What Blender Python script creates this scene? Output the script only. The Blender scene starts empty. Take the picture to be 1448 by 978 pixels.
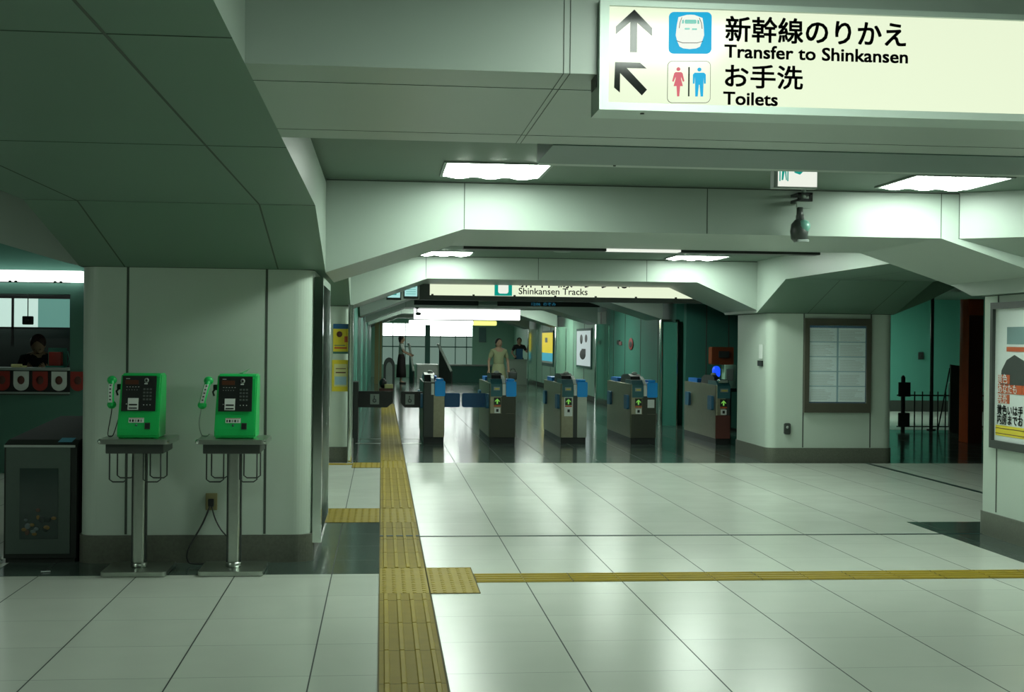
import bpy, bmesh, math, random
from mathutils import Vector, Matrix
random.seed(7)
PI = math.pi
sc = bpy.context.scene
COL = sc.collection

# ------------------------------------------------------------------ camera, world, exposure
H = 1.485
cam_d = bpy.data.cameras.new('camera')
cam_d.sensor_width = 36.0
cam_d.lens = 1835.0 / 1448.0 * 36.0
cam_d.clip_end = 200
cam = bpy.data.objects.new('camera', cam_d)
COL.objects.link(cam)
YAW, PITCH, ROLL = 0.099983, 0.0038515, 0.0105
_f = Vector((math.sin(YAW) * math.cos(PITCH), math.cos(YAW) * math.cos(PITCH), -math.sin(PITCH)))
_r0 = Vector((math.cos(YAW), -math.sin(YAW), 0))
_u0 = _r0.cross(_f)
_r = _r0 * math.cos(ROLL) + _u0 * math.sin(ROLL)
_u = -_r0 * math.sin(ROLL) + _u0 * math.cos(ROLL)
cam.matrix_world = Matrix(((_r.x, _u.x, -_f.x, 0), (_r.y, _u.y, -_f.y, 0), (_r.z, _u.z, -_f.z, H), (0, 0, 0, 1)))
sc.camera = cam

world = bpy.data.worlds.new('world')
sc.world = world
world.use_nodes = True
world.node_tree.nodes['Background'].inputs[0].default_value = (0.10, 0.22, 0.17, 1)
world.node_tree.nodes['Background'].inputs[1].default_value = 0.02

sc.view_settings.view_transform = 'Standard'
sc.view_settings.look = 'None'
sc.view_settings.gamma = 1.0
sc.view_settings.use_curve_mapping = False
sc.view_settings.exposure = 0.15

LAMP = 29.0          # strength of a ceiling light diffuser
LAMP_COL = (0.87, 1.0, 0.875)
SIGN = 0.86          # backlit sign faces


# ------------------------------------------------------------------ materials
def mat(name, col, rough=0.5, metal=0.0, spec=0.5, noise=0.0, nscale=8.0, bump=0.0, emit=0.0, ecol=None, coat=0.0, trans=0.0, alpha=1.0):
    m = bpy.data.materials.new(name)
    m.use_nodes = True
    nt = m.node_tree
    b = nt.nodes['Principled BSDF']
    b.inputs['Base Color'].default_value = (*col, 1)
    b.inputs['Roughness'].default_value = rough
    b.inputs['Metallic'].default_value = metal
    b.inputs['Specular IOR Level'].default_value = spec
    b.inputs['Coat Weight'].default_value = coat
    b.inputs['Transmission Weight'].default_value = trans
    b.inputs['Alpha'].default_value = alpha
    if emit > 0:
        b.inputs['Emission Color'].default_value = (*(ecol or col), 1)
        b.inputs['Emission Strength'].default_value = emit
    if noise > 0 or bump > 0:
        geo = nt.nodes.new('ShaderNodeNewGeometry')
        n = nt.nodes.new('ShaderNodeTexNoise')
        n.inputs['Scale'].default_value = nscale
        n.inputs['Detail'].default_value = 4
        nt.links.new(geo.outputs['Position'], n.inputs['Vector'])
        if noise > 0:
            mx = nt.nodes.new('ShaderNodeMix')
            mx.data_type = 'RGBA'
            mx.inputs[6].default_value = (*[c * (1 - noise) for c in col], 1)
            mx.inputs[7].default_value = (*[min(1, c * (1 + noise)) for c in col], 1)
            nt.links.new(n.outputs['Fac'], mx.inputs[0])
            nt.links.new(mx.outputs[2], b.inputs['Base Color'])
        if bump > 0:
            bp = nt.nodes.new('ShaderNodeBump')
            bp.inputs['Strength'].default_value = bump
            bp.inputs['Distance'].default_value = 0.002
            nt.links.new(n.outputs['Fac'], bp.inputs['Height'])
            nt.links.new(bp.outputs['Normal'], b.inputs['Normal'])
    return m


def tile_mat(name, col, line, rough, lx=0.0035, ly=0.0024, spec=0.5, var=0.05, dark_lines=()):
    """stone tiles on a 0.6 m grid laid out in world metres: heavy joints along Y, fine ones along X"""
    m = bpy.data.materials.new(name)
    m.use_nodes = True
    nt = m.node_tree
    N, L = nt.nodes, nt.links
    b = N['Principled BSDF']
    geo = N.new('ShaderNodeNewGeometry')
    sep = N.new('ShaderNodeSeparateXYZ')
    L.new(geo.outputs['Position'], sep.inputs[0])

    def math_(op, a, c=None):
        n = N.new('ShaderNodeMath')
        n.operation = op
        for i, v in enumerate((a, c)):
            if v is None:
                continue
            if isinstance(v, (int, float)):
                n.inputs[i].default_value = v
            else:
                L.new(v, n.inputs[i])
        return n.outputs[0]

    def joint(axis, off, half):
        t = math_('SUBTRACT', axis, off)
        t = math_('PINGPONG', t, 0.3)
        return math_('LESS_THAN', t, half)
    jx = joint(sep.outputs[0], 0.3, lx)
    jy = joint(sep.outputs[1], 5.772, ly)
    jm = math_('MAXIMUM', jx, math_('MULTIPLY', jy, 0.75))
    # per tile variation
    fx = math_('FLOOR', math_('DIVIDE', math_('SUBTRACT', sep.outputs[0], 0.3), 0.6))
    fy = math_('FLOOR', math_('DIVIDE', math_('SUBTRACT', sep.outputs[1], 5.772), 0.6))
    cmb = N.new('ShaderNodeCombineXYZ')
    L.new(fx, cmb.inputs[0]); L.new(fy, cmb.inputs[1])
    wn = N.new('ShaderNodeTexWhiteNoise')
    L.new(cmb.outputs[0], wn.inputs['Vector'])
    no = N.new('ShaderNodeTexNoise')
    no.inputs['Scale'].default_value = 3.0
    no.inputs['Detail'].default_value = 6
    L.new(geo.outputs['Position'], no.inputs['Vector'])
    v = math_('ADD', math_('MULTIPLY', wn.outputs['Value'], var), math_('MULTIPLY', no.outputs['Fac'], var))
    v = math_('ADD', v, 1.0 - var)
    sc_ = N.new('ShaderNodeVectorMath')
    sc_.operation = 'SCALE'
    sc_.inputs[0].default_value = col
    L.new(v, sc_.inputs['Scale'])
    mx = N.new('ShaderNodeMix')
    mx.data_type = 'RGBA'
    L.new(jm, mx.inputs[0])
    L.new(sc_.outputs[0], mx.inputs[6])
    mx.inputs[7].default_value = (*line, 1)
    L.new(mx.outputs[2], b.inputs['Base Color'])
    b.inputs['Specular IOR Level'].default_value = spec
    r = math_('ADD', math_('MULTIPLY', no.outputs['Fac'], 0.06), rough - 0.03)
    r = math_('ADD', r, math_('MULTIPLY', jm, 0.4))
    L.new(r, b.inputs['Roughness'])
    return m


M = {}
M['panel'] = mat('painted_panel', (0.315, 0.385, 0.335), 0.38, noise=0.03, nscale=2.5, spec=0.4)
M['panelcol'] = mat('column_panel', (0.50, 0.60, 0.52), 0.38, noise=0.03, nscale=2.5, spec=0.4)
M['panel_shade'] = mat('panel_shade_tone', (0.105, 0.185, 0.135), 0.42, noise=0.04, nscale=1.5, spec=0.4)  # darker copy of the panel paint: soffit shade put into the colour
M['ceiling'] = mat('ceiling_board', (0.115, 0.175, 0.135), 0.6, noise=0.05, nscale=3)
M['housing'] = mat('shutter_housing_grey', (0.10, 0.165, 0.14), 0.45, noise=0.04)
M['joint'] = mat('expansion_joint_dark_green', (0.008, 0.035, 0.03), 0.5)
M['seam'] = mat('panel_joint', (0.06, 0.08, 0.065), 0.8)
M['base'] = mat('plinth_granite', (0.115, 0.13, 0.10), 0.35, noise=0.3, nscale=60)
M['teal'] = mat('teal_panel', (0.075, 0.29, 0.22), 0.55, spec=0.2, noise=0.06, nscale=2)
M['tealdark'] = mat('dark_teal_panel', (0.035, 0.15, 0.115), 0.5, noise=0.08, nscale=2)
M['palegreen'] = mat('pale_green_panel', (0.36, 0.62, 0.48), 0.5, noise=0.04)
M['steel'] = mat('brushed_steel', (0.52, 0.57, 0.52), 0.28, metal=1.0, noise=0.08, nscale=30)
M['gatesteel'] = mat('gate_steel', (0.36, 0.35, 0.25), 0.36, metal=0.85, noise=0.15, nscale=25)
M['chrome'] = mat('polished_steel', (0.75, 0.82, 0.77), 0.12, metal=1.0)
M['black'] = mat('black_plastic', (0.012, 0.016, 0.015), 0.4)
M['darkgrey'] = mat('dark_grey_metal', (0.04, 0.05, 0.045), 0.4, noise=0.1)
M['green'] = mat('phone_green', (0.012, 0.55, 0.12), 0.35, noise=0.03)
M['display'] = mat('phone_display', (0.09, 0.03, 0.015), 0.3)
M['white'] = mat('white_print', (0.72, 0.78, 0.74), 0.5)
M['grey'] = mat('grey_plastic', (0.30, 0.36, 0.33), 0.45)
M['yellow'] = mat('tactile_yellow', (0.25, 0.185, 0.014), 0.6, spec=0.2, noise=0.18, nscale=9)
M['yellow_bar'] = mat('tactile_bar_yellow', (0.32, 0.24, 0.02), 0.55, spec=0.2, noise=0.15, nscale=9)
M['tac_line'] = mat('tactile_joint', (0.10, 0.085, 0.02), 0.8)
M['lamp'] = mat('lamp_diffuser', (0.9, 0.95, 0.9), 0.5, emit=LAMP, ecol=LAMP_COL)
M['lampframe'] = mat('lamp_frame', (0.20, 0.25, 0.22), 0.5)
M['signface'] = mat('sign_face_lit', (0.04, 0.045, 0.035), 0.14, spec=0.25, emit=SIGN, ecol=(0.85, 0.95, 0.69))
M['signwhite'] = mat('sign_white_lit', (0.05, 0.06, 0.05), 0.4, spec=.1, emit=0.82, ecol=(0.93, 0.97, 0.86))
M['signframe'] = mat('sign_frame', (0.46, 0.56, 0.50), 0.4, metal=0.2)
M['arrow_ink'] = mat('glossy_arrow_ink', (0.006, 0.009, 0.008), 0.10, spec=0.22)
M['ink'] = mat('sign_ink', (0.010, 0.014, 0.012), 0.5, spec=0.1)
M['signblue'] = mat('sign_blue_lit', (0.0, 0.03, 0.05), 0.4, spec=.1, emit=0.75, ecol=(0.0, 0.46, 0.80))
M['signpink'] = mat('sign_pink_lit', (0.05, 0.01, 0.01), 0.4, spec=.1, emit=0.7, ecol=(0.80, 0.15, 0.20))
M['signteal'] = mat('sign_teal_lit', (0.0, 0.1, 0.08), 0.3, emit=0.6, ecol=(0.0, 0.42, 0.33))
M['signcyan'] = mat('sign_cyan_lit', (0.1, 0.15, 0.15), 0.3, emit=0.75, ecol=(0.45, 0.85, 0.80))
M['brightwhite'] = mat('white_lit_box', (0.5, 0.5, 0.5), 0.4, emit=2.6, ecol=(0.95, 1.0, 0.96))
M['yellowlit'] = mat('yellow_lit_box', (0.5, 0.5, 0.2), 0.4, emit=1.0, ecol=(0.92, 0.95, 0.22))
M['window'] = mat('daylit_frosted_glass', (0.5, 0.5, 0.5), 0.3, emit=4.0, ecol=(0.93, 1.0, 0.95))
M['windowlow'] = mat('dull_window_glass', (0.20, 0.27, 0.24), 0.2, emit=0.22, ecol=(0.50, 0.75, 0.62))
M['blue'] = mat('gate_blue_plastic', (0.0, 0.17, 0.62), 0.35)
M['bluelit'] = mat('gate_blue_cap', (0.0, 0.36, 0.95), 0.35)
M['navy'] = mat('flap_blue', (0.01, 0.10, 0.24), 0.4)
M['tealplastic'] = mat('gate_teal_plastic', (0.03, 0.14, 0.16), 0.35)
M['red'] = mat('red_paint', (0.45, 0.03, 0.02), 0.4)
M['orange'] = mat('orange_red_paint', (0.50, 0.09, 0.02), 0.45, noise=0.1)
M['brownred'] = mat('dark_red_brown', (0.10, 0.03, 0.02), 0.5, noise=0.15)
M['yellowpaper'] = mat('yellow_paper', (0.70, 0.58, 0.03), 0.6)
M['paleyellow'] = mat('pale_yellow_paper', (0.62, 0.62, 0.28), 0.6)
M['cyanpaper'] = mat('cyan_paper', (0.08, 0.42, 0.55), 0.5)
M['paper'] = mat('white_paper', (0.66, 0.74, 0.72), 0.6)
M['bluepaper'] = mat('pale_blue_print', (0.30, 0.48, 0.56), 0.6)
M['greygreen'] = mat('grey_green_print', (0.16, 0.27, 0.27), 0.6)
M['outlet'] = mat('aged_outlet_plastic', (0.28, 0.26, 0.12), 0.6)
M['sticker'] = mat('blue_sticker', (0.04, 0.36, 0.55), 0.5)
M['foldflap'] = mat('folded_flap_blue', (0.03, 0.15, 0.27), 0.4)
M['gatedark'] = mat('gate_dark_front', (0.055, 0.062, 0.045), 0.35, metal=0.3)
M['binblack'] = mat('bin_black_metal', (0.018, 0.024, 0.02), 0.6, spec=0.25)
M['timesheet'] = mat('timetable_paper', (0.80, 0.93, 0.95), 0.6)
M['skin'] = mat('skin', (0.42, 0.27, 0.18), 0.6)
M['hair'] = mat('black_hair', (0.012, 0.010, 0.010), 0.5)
M['redhair'] = mat('dark_reddish_hair', (0.045, 0.010, 0.010), 0.5)
M['shirtwhite'] = mat('white_shirt', (0.62, 0.68, 0.64), 0.8)
M['skirt'] = mat('dark_skirt', (0.014, 0.010, 0.010), 0.8)
M['khaki'] = mat('khaki_cloth', (0.33, 0.36, 0.20), 0.85)
M['shirtblack'] = mat('black_shirt', (0.012, 0.014, 0.015), 0.8)
M['apron'] = mat('blue_apron', (0.04, 0.15, 0.28), 0.8)
M['glass'] = mat('smoked_glass', (0.02, 0.04, 0.035), 0.06, spec=0.6)
M['ledgreen'] = mat('green_arrow_lit', (0.02, 0.1, 0.02), 0.4, emit=0.45, ecol=(0.30, 0.85, 0.12))
M['ledblue'] = mat('blue_lamp_lit', (0.0, 0.02, 0.1), 0.4, emit=0.9, ecol=(0.01, 0.08, 0.95))
M['leddim'] = mat('departure_text_lit', (0.0, 0.02, 0.05), 0.4, emit=0.25, ecol=(0.05, 0.45, 0.70))
M['floor'] = tile_mat('pale_stone_tiles', (0.58, 0.635, 0.56), (0.012, 0.025, 0.02), 0.23, var=0.06, spec=0.42)
M['floordark'] = tile_mat('dark_stone_tiles', (0.055, 0.085, 0.072), (0.02, 0.03, 0.025), 0.16, var=0.25)
M['floorfar'] = tile_mat('dark_polished_tiles', (0.070, 0.105, 0.088), (0.02, 0.03, 0.025), 0.13, var=0.25)


# ------------------------------------------------------------------ mesh helpers
class MB:
    """collects shapes; build() links them as ONE mesh object"""
    def __init__(s):
        s.bm = bmesh.new()

    def faces(s, vs, fs, m=0, smooth=False):
        V = [s.bm.verts.new(v) for v in vs]
        for f in fs:
            try:
                fa = s.bm.faces.new([V[i] for i in f])
            except ValueError:
                continue
            fa.material_index = m
            fa.smooth = smooth
        return s

    def box(s, x0, x1, y0, y1, z0, z1, m=0, bev=0.0):
        tmp = bmesh.new()
        bmesh.ops.create_cube(tmp, size=1)
        bmesh.ops.scale(tmp, verts=tmp.verts, vec=(x1 - x0, y1 - y0, z1 - z0))
        bmesh.ops.translate(tmp, verts=tmp.verts, vec=((x0 + x1) / 2, (y0 + y1) / 2, (z0 + z1) / 2))
        if bev > 0:
            bmesh.ops.bevel(tmp, geom=tmp.edges[:], offset=bev, segments=3, affect='EDGES', profile=0.5)
        return s._merge(tmp, m, bev > 0)

    def _merge(s, tmp, m=0, smooth=False, mtx=None):
        if mtx is not None:
            bmesh.ops.transform(tmp, matrix=mtx, verts=tmp.verts)
        tmp.verts.ensure_lookup_table()
        mp = {v: s.bm.verts.new(v.co) for v in tmp.verts}
        for f in tmp.faces:
            nf = s.bm.faces.new([mp[v] for v in f.verts])
            nf.material_index = m
            nf.smooth = smooth
        tmp.free()
        return s

    def prism(s, poly, a, b, axis='y', m=0, smooth=False):
        """poly of 2-D points extruded from a to b. axis y: points are (x,z); x: (y,z); z: (x,y)"""
        def P(p, t):
            return {'y': (p[0], t, p[1]), 'x': (t, p[0], p[1]), 'z': (p[0], p[1], t)}[axis]
        n = len(poly)
        vs = [P(p, a) for p in poly] + [P(p, b) for p in poly]
        fs = [list(range(n)), list(range(2 * n - 1, n - 1, -1))] + [[i, i + n, (i + 1) % n + n, (i + 1) % n] for i in range(n)]
        return s.faces(vs, fs, m, smooth)

    def rbox(s, x0, x1, y0, y1, z0, z1, r, m=0, seg=6, axis='z'):
        """box with rounded corners about one axis"""
        def ring(a0, a1, b0, b1):
            pts = []
            for cx, cy, st in ((a1 - r, b1 - r, 0), (a0 + r, b1 - r, 1), (a0 + r, b0 + r, 2), (a1 - r, b0 + r, 3)):
                for k in range(seg + 1):
                    t = (st + k / seg) * PI / 2
                    pts.append((cx + r * math.cos(t), cy + r * math.sin(t)))
            return pts
        if axis == 'z':
            return s.prism(ring(x0, x1, y0, y1), z0, z1, 'z', m)
        if axis == 'y':
            return s.prism(ring(x0, x1, z0, z1), y0, y1, 'y', m)
        return s.prism(ring(y0, y1, z0, z1), x0, x1, 'x', m)

    def cyl(s, c, r, h, axis='z', n=24, m=0, r2=None, smooth=True):
        tmp = bmesh.new()
        bmesh.ops.create_cone(tmp, cap_ends=True, segments=n, radius1=r, radius2=r if r2 is None else r2, depth=h)
        R = {'z': Matrix(), 'y': Matrix.Rotation(PI / 2, 4, 'X'), 'x': Matrix.Rotation(PI / 2, 4, 'Y')}[axis]
        return s._merge(tmp, m, smooth, Matrix.Translation(c) @ R)

    def sph(s, c, r, sx=1, sy=1, sz=1, m=0, n=16):
        tmp = bmesh.new()
        bmesh.ops.create_uvsphere(tmp, u_segments=n, v_segments=max(8, n // 2), radius=r)
        return s._merge(tmp, m, True, Matrix.Translation(c) @ Matrix.Diagonal((sx, sy, sz, 1)))

    def tube(s, pts, r, m=0, n=8):
        pts = [Vector(p) for p in pts]
        rings = []
        for i, p in enumerate(pts):
            d = (pts[min(i + 1, len(pts) - 1)] - pts[max(i - 1, 0)]).normalized()
            a = d.orthogonal().normalized() if i == 0 else (rings[-1][1] - d * rings[-1][1].dot(d)).normalized()
            b = d.cross(a)
            rings.append(([s.bm.verts.new(p + (a * math.cos(t) + b * math.sin(t)) * r) for t in [2 * PI * k / n for k in range(n)]], a))
        for i in range(len(rings) - 1):
            A, B = rings[i][0], rings[i + 1][0]
            for k in range(n):
                f = s.bm.faces.new((A[k], A[(k + 1) % n], B[(k + 1) % n], B[k]))
                f.material_index = m
                f.smooth = True
        for rr in (rings[0][0][::-1], rings[-1][0]):
            s.bm.faces.new(rr).material_index = m
        return s

    def lathe(s, prof, c=(0, 0, 0), n=28, m=0, sx=1.0, sy=1.0):
        """prof: (radius, z) from bottom to top"""
        rs = []
        for r, z in prof:
            rs.append([s.bm.verts.new((c[0] + r * sx * math.cos(2 * PI * k / n), c[1] + r * sy * math.sin(2 * PI * k / n), c[2] + z)) for k in range(n)])
        for A, B in zip(rs, rs[1:]):
            for k in range(n):
                f = s.bm.faces.new((A[k], A[(k + 1) % n], B[(k + 1) % n], B[k]))
                f.smooth = True
                f.material_index = m
        s.bm.faces.new(rs[0][::-1]).material_index = m
        s.bm.faces.new(rs[-1]).material_index = m
        return s

    def build(s, name, mats, parent=None, label=None, loc=None):
        bmesh.ops.recalc_face_normals(s.bm, faces=s.bm.faces[:])
        me = bpy.data.meshes.new(name)
        s.bm.to_mesh(me)
        s.bm.free()
        for m in (mats if isinstance(mats, (list, tuple)) else [mats]):
            me.materials.append(M[m] if isinstance(m, str) else m)
        o = bpy.data.objects.new(name, me)
        COL.objects.link(o)
        if parent is not None:
            o.parent = parent
        if loc is not None:
            o.location = loc
        if label:
            o['label'] = label
        return o


def tag(o, label=None, cat=None, group=None, kind=None):
    if label: o['label'] = label
    if cat: o['category'] = cat
    if group: o['group'] = group
    if kind: o['kind'] = kind
    return o


def empty(name, loc, label, cat, group=None, rz=0.0):
    o = bpy.data.objects.new(name, None)
    o.empty_display_size = 0.1
    COL.objects.link(o)
    o.location = loc
    o.rotation_euler = (0, 0, rz)
    return tag(o, label, cat, group)


def copy_tree(o, parent=None):
    kids = [c for c in COL.objects if c.parent == o]
    c = o.copy()
    COL.objects.link(c)
    if parent is not None:
        c.parent = parent
    for k in kids:
        copy_tree(k, c)
    return c


def struct(mb, name, mats, label=None, cat=None):
    return tag(mb.build(name, mats), label, cat, kind='structure')


def text(name, body, x, z, size, mats, parent=None, y=0.0, sx=1.0, bold=0.0, face='-y', align='LEFT', depth=0.0006, shear=0.0):
    """raised lettering; x,z = left end of the baseline, size = cap-ish em height, facing -Y (or -X)"""
    cu = bpy.data.curves.new(name, 'FONT')
    cu.body = body
    cu.size = size
    cu.align_x = align
    cu.extrude = depth
    cu.resolution_u = 3
    tmp = bpy.data.objects.new('tmp', cu)
    COL.objects.link(tmp)
    dg = bpy.context.evaluated_depsgraph_get()
    me = bpy.data.meshes.new_from_object(tmp.evaluated_get(dg))
    bpy.data.objects.remove(tmp)
    if face == '-y':
        R = Matrix.Rotation(PI / 2, 4, 'X')
    else:                      # facing -X: reading direction is -Y
        R = Matrix.Rotation(-PI / 2, 4, 'Z') @ Matrix.Rotation(PI / 2, 4, 'X')
    if bold > 0:
        tb = bmesh.new()
        tb.from_mesh(me)
        base = tb.copy()
        tm = bpy.data.meshes.new('tmp')
        for dx, dy in ((bold, 0), (0, bold), (bold, bold)):
            b2_ = base.copy()
            bmesh.ops.translate(b2_, verts=b2_.verts, vec=(dx, dy, 0))
            b2_.to_mesh(tm)
            tb.from_mesh(tm)
            b2_.free()
        tb.to_mesh(me)
        tb.free(); base.free()
    me.transform(R @ Matrix.Diagonal((sx, 1, 1, 1)))
    me.materials.clear()
    me.materials.append(M[mats] if isinstance(mats, str) else mats)
    o = bpy.data.objects.new(name, me)
    COL.objects.link(o)
    o.location = (x, y, z)
    if parent is not None:
        o.parent = parent
    return o


# ------------------------------------------------------------------ the setting
ZB, ZC, ZC2 = 2.235, 2.557, 2.51
XL0, XL1 = -1.97, -0.38       # long beam over the left column row
XR0, XR1 = 4.65, 6.43         # long beam over the right column row

struct(MB().box(-13, 15, -7, 15.73, -0.1, 0), 'floor', 'floor', 'pale polished stone tile floor of the concourse', 'floor')
struct(MB().box(-13, 15, 15.73, 56, -0.1, 0.0), 'floor', 'floorfar', 'dark polished tile floor around and beyond the ticket gates', 'floor')
struct(MB().box(8.7, 14.8, 21.95, 28, 0, 0.002), 'floor', 'floor', 'pale tile floor between the low fence and the teal wall', 'floor')
struct(MB().box(-2.41, -0.003, 8.27, 10.572, 0, 0.002), 'floor', 'floordark', 'dark tile square around the column behind the telephones', 'floor')
struct(MB().box(4.40, 6.9, 8.1, 10.5, 0, 0.002), 'floor', 'floordark', 'dark tile square around the column with the poster case', 'floor')
struct(MB().box(0.3, 4.40, 9.81, 9.85, 0, 0.0025).box(4.4, 9, 9.81, 9.85, 0, 0.0035).box(-0.003, 0.3, 9.81, 9.85, 0, 0.0075), 'trim_1', 'joint', 'dark expansion joint crossing the pale floor', 'floor joint')
struct(MB().box(6.03, 6.09, 9.9, 15.73, 0, 0.0025), 'trim_2', 'joint', 'dark slot running along the pale floor toward the timetable column', 'floor joint')
struct(MB().box(-0.36, 0.58, 18.6, 18.72, 0, 0.0025).box(-0.36, 0.58, 19.5, 19.56, 0, 0.0025), 'trim_3', 'steel', 'steel track across the wide gate lane', 'floor track')

struct(MB().box(-13, 15, -7, 10.3, ZC, ZC + 0.1), 'ceiling', 'ceiling', 'green grey ceiling over the near concourse', 'ceiling')
struct(MB().box(-13, 15, 10.3, 56, ZC2, ZC2 + 0.1), 'ceiling', 'ceiling', 'green grey ceiling over the gates and beyond', 'ceiling')


def crossbeam(y0, y1, xs, name='beam', haunch_r=True, haunch_l=True, zt=ZC, label='', seams=(), xr=XR0, zl=1.93, zr=1.985):
    a, b = xs
    mb = MB()
    poly = [(a, zt)]
    poly += [(a, zl), (0.54, ZB)] if haunch_l else [(a, ZB)]
    poly += [(3.89, ZB), (b, zr)] if haunch_r else [(b, ZB)]
    poly += [(b, zt)]
    mb.prism(poly, y0, y1, 'y', 0)
    for s_ in seams:
        mb.box(s_ - 0.003, s_ + 0.003, y0 - 0.0015, y0 + 0.001, ZB + 0.002, zt - 0.004, 1)
    # shadow gap where the face meets the ceiling
    mb.box(a + 0.002, b - 0.002, y0 - 0.002, y0 + 0.001, zt - 0.012, zt - 0.003, 1)
    return struct(mb, name, ['panel', 'seam'], label, 'beam')


# beam that carries the near sign
mb = MB().prism([(XL1, ZC - 0.001), (XL1, ZB), (XR0, ZB), (XR0, ZC - 0.001)], 3.6, 4.9, 'y', 0)
for yy in (3.83, 4.70):
    mb.box(XL1, XR0, yy, yy + 0.003, ZB - 0.001, ZB + 0.001, 1)
for xx in (0.497, 0.515):
    mb.box(xx, xx + 0.002, 3.598, 3.602, ZB, ZC - 0.002, 1)
    mb.box(xx, xx + 0.002, 3.6, 4.9, ZB - 0.001, ZB + 0.001, 1)
struct(mb, 'beam', ['panel', 'seam'], 'nearest cross beam that carries the large transfer sign', 'beam')
o = struct(MB().box(0.64, XR0, 4.901, 5.41, ZB - 0.004, ZC - 0.002, 0).box(0.66, XR0, 5.41, 5.53, ZB + 0.004, ZB + 0.016, 1)
           .box(0.66, XR0, 5.452, 5.456, ZB + 0.003, ZB + 0.005, 2).cyl((0.98, 5.47, ZB + 0.002), 0.006, 0.006, m=2), 'trim_4', ['housing', 'panel', 'seam'],
           'grey green shutter housing along the back of the near beam', 'shutter housing')

crossbeam(8.75, 10.3, (XL1, XR0 + 0.1), label='second cross beam with sloped ends lit by the ceiling panels', seams=(0.545, 2.217, 3.89), zr=1.955)
crossbeam(15.8, 17.4, (XL1, XR0), zt=ZC2, label='third cross beam in front of the ticket gates', seams=(0.525, 1.9, 3.25), zl=1.89, zr=1.90)
for k, yy in enumerate((22.85, 29.9, 36.95, 44.0)):
    crossbeam(yy, yy + 1.5, (XL1, 5.0), zt=ZC2, label=('cross beam just beyond the ticket gates', 'cross beam second beyond the gates', 'cross beam third beyond the gates', 'farthest cross beam before the window')[k], seams=(0.54, 2.2), zl=1.89, zr=1.9)
# side beams left of the telephone column and beyond
struct(MB().prism([(-13, ZC - .001), (-13, ZB), (-3.0, ZB), (-2.09, 1.975), (XL0, 1.95), (XL0, ZC - .001)], 8.76, 10.3, 'y', 0), 'beam', ['panel', 'seam'],
       'cross beam sloping down to the telephone column from the ticket office', 'beam')
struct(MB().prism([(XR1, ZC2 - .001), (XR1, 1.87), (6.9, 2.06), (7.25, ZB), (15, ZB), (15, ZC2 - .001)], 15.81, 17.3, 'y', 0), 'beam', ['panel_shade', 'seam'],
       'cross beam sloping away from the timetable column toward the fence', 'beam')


def longbeam(x0, x1, cols, y0, y1, label, seamx):
    """beam along Y that drops to each column; cols = (front, back, soffit z, run)"""
    b = [(y0, ZB)]
    for (f, k, z, run) in cols:
        b += [(f - run, ZB), (f, z), (k, z), (k + run, ZB)]
    b += [(y1, ZB)]
    mb = MB().prism(b + [(y1, ZC2 + 0.02), (y0, ZC2 + 0.02)], x0, x1, 'x', 0)
    mb.bm.faces.ensure_lookup_table()
    mb.bm.faces[0].material_index = mb.bm.faces[1].material_index = 2
    # panel joints follow the soffit
    for sx_, w in seamx:
        for p, q in zip(b, b[1:]):
            mb.faces([(sx_ - w, p[0], p[1] - .0015), (sx_ + w, p[0], p[1] - .0015), (sx_ + w, q[0], q[1] - .0015), (sx_ - w, q[0], q[1] - .0015)], [[0, 1, 2, 3]], 1)
    for yy in (3.3, 5.16, cols[0][0] - cols[0][3]):
        mb.box(x0, x1, yy - 0.0025, yy + 0.0025, ZB - 0.0015, ZB + 0.001, 1)
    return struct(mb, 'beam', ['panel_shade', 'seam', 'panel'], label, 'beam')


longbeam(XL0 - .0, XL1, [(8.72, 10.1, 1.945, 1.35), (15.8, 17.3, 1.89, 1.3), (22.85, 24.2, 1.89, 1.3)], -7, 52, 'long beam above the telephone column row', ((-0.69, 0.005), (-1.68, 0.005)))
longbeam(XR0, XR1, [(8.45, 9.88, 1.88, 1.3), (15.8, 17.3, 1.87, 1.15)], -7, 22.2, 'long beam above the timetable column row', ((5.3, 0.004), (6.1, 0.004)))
struct(MB().faces([(4.02, 8.749, ZB), (4.80, 8.22, ZB), (4.80, 8.749, 2.035), (4.02, 8.749, ZC - .002), (4.80, 8.22, ZC - .002), (4.80, 8.749, ZC - .002)],
                  [[0, 2, 1], [3, 4, 5], [0, 1, 4, 3], [1, 2, 5, 4], [2, 0, 3, 5]]).box(4.018, 4.022, 8.744, 8.748, ZB, ZC - .01, 1), 'beam', ['panel', 'seam'],
       'angled beam corner beside the right ceiling light', 'beam')


def column(x0, x1, y0, y1, h, label, seams, r=0.12, bh=0.185, bs='base'):
    root = empty('column', ((x0 + x1) / 2, (y0 + y1) / 2, 0), label, 'column')
    root['kind'] = 'structure'
    cx, cy = root.location.x, root.location.y
    mb = MB().rbox(x0 - cx, x1 - cx, y0 - cy, y1 - cy, bh, h, r, 0, 10)
    for s_ in seams:
        mb.box(s_ - 0.008 - cx, s_ + 0.008 - cx, y0 - cy - 0.0015, y0 - cy + 0.002, 0.19, h - 0.002, 1)
    mb.box(x0 - cx - .001, x1 - cx + .001, y0 - cy - .001, y1 - cy + .001, h - .008, h + .004, 1)
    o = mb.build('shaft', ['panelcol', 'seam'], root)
    for p in o.data.polygons:
        p.use_smooth = False
    o['kind'] = 'structure'
    b = MB().rbox(x0 - cx - .012, x1 - cx + .012, y0 - cy - .012, y1 - cy + .012, 0.0, bh, r, 0, 10).build('baseboard', bs, root, 'dark granite baseboard')
    b['kind'] = 'structure'
    return root


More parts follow.
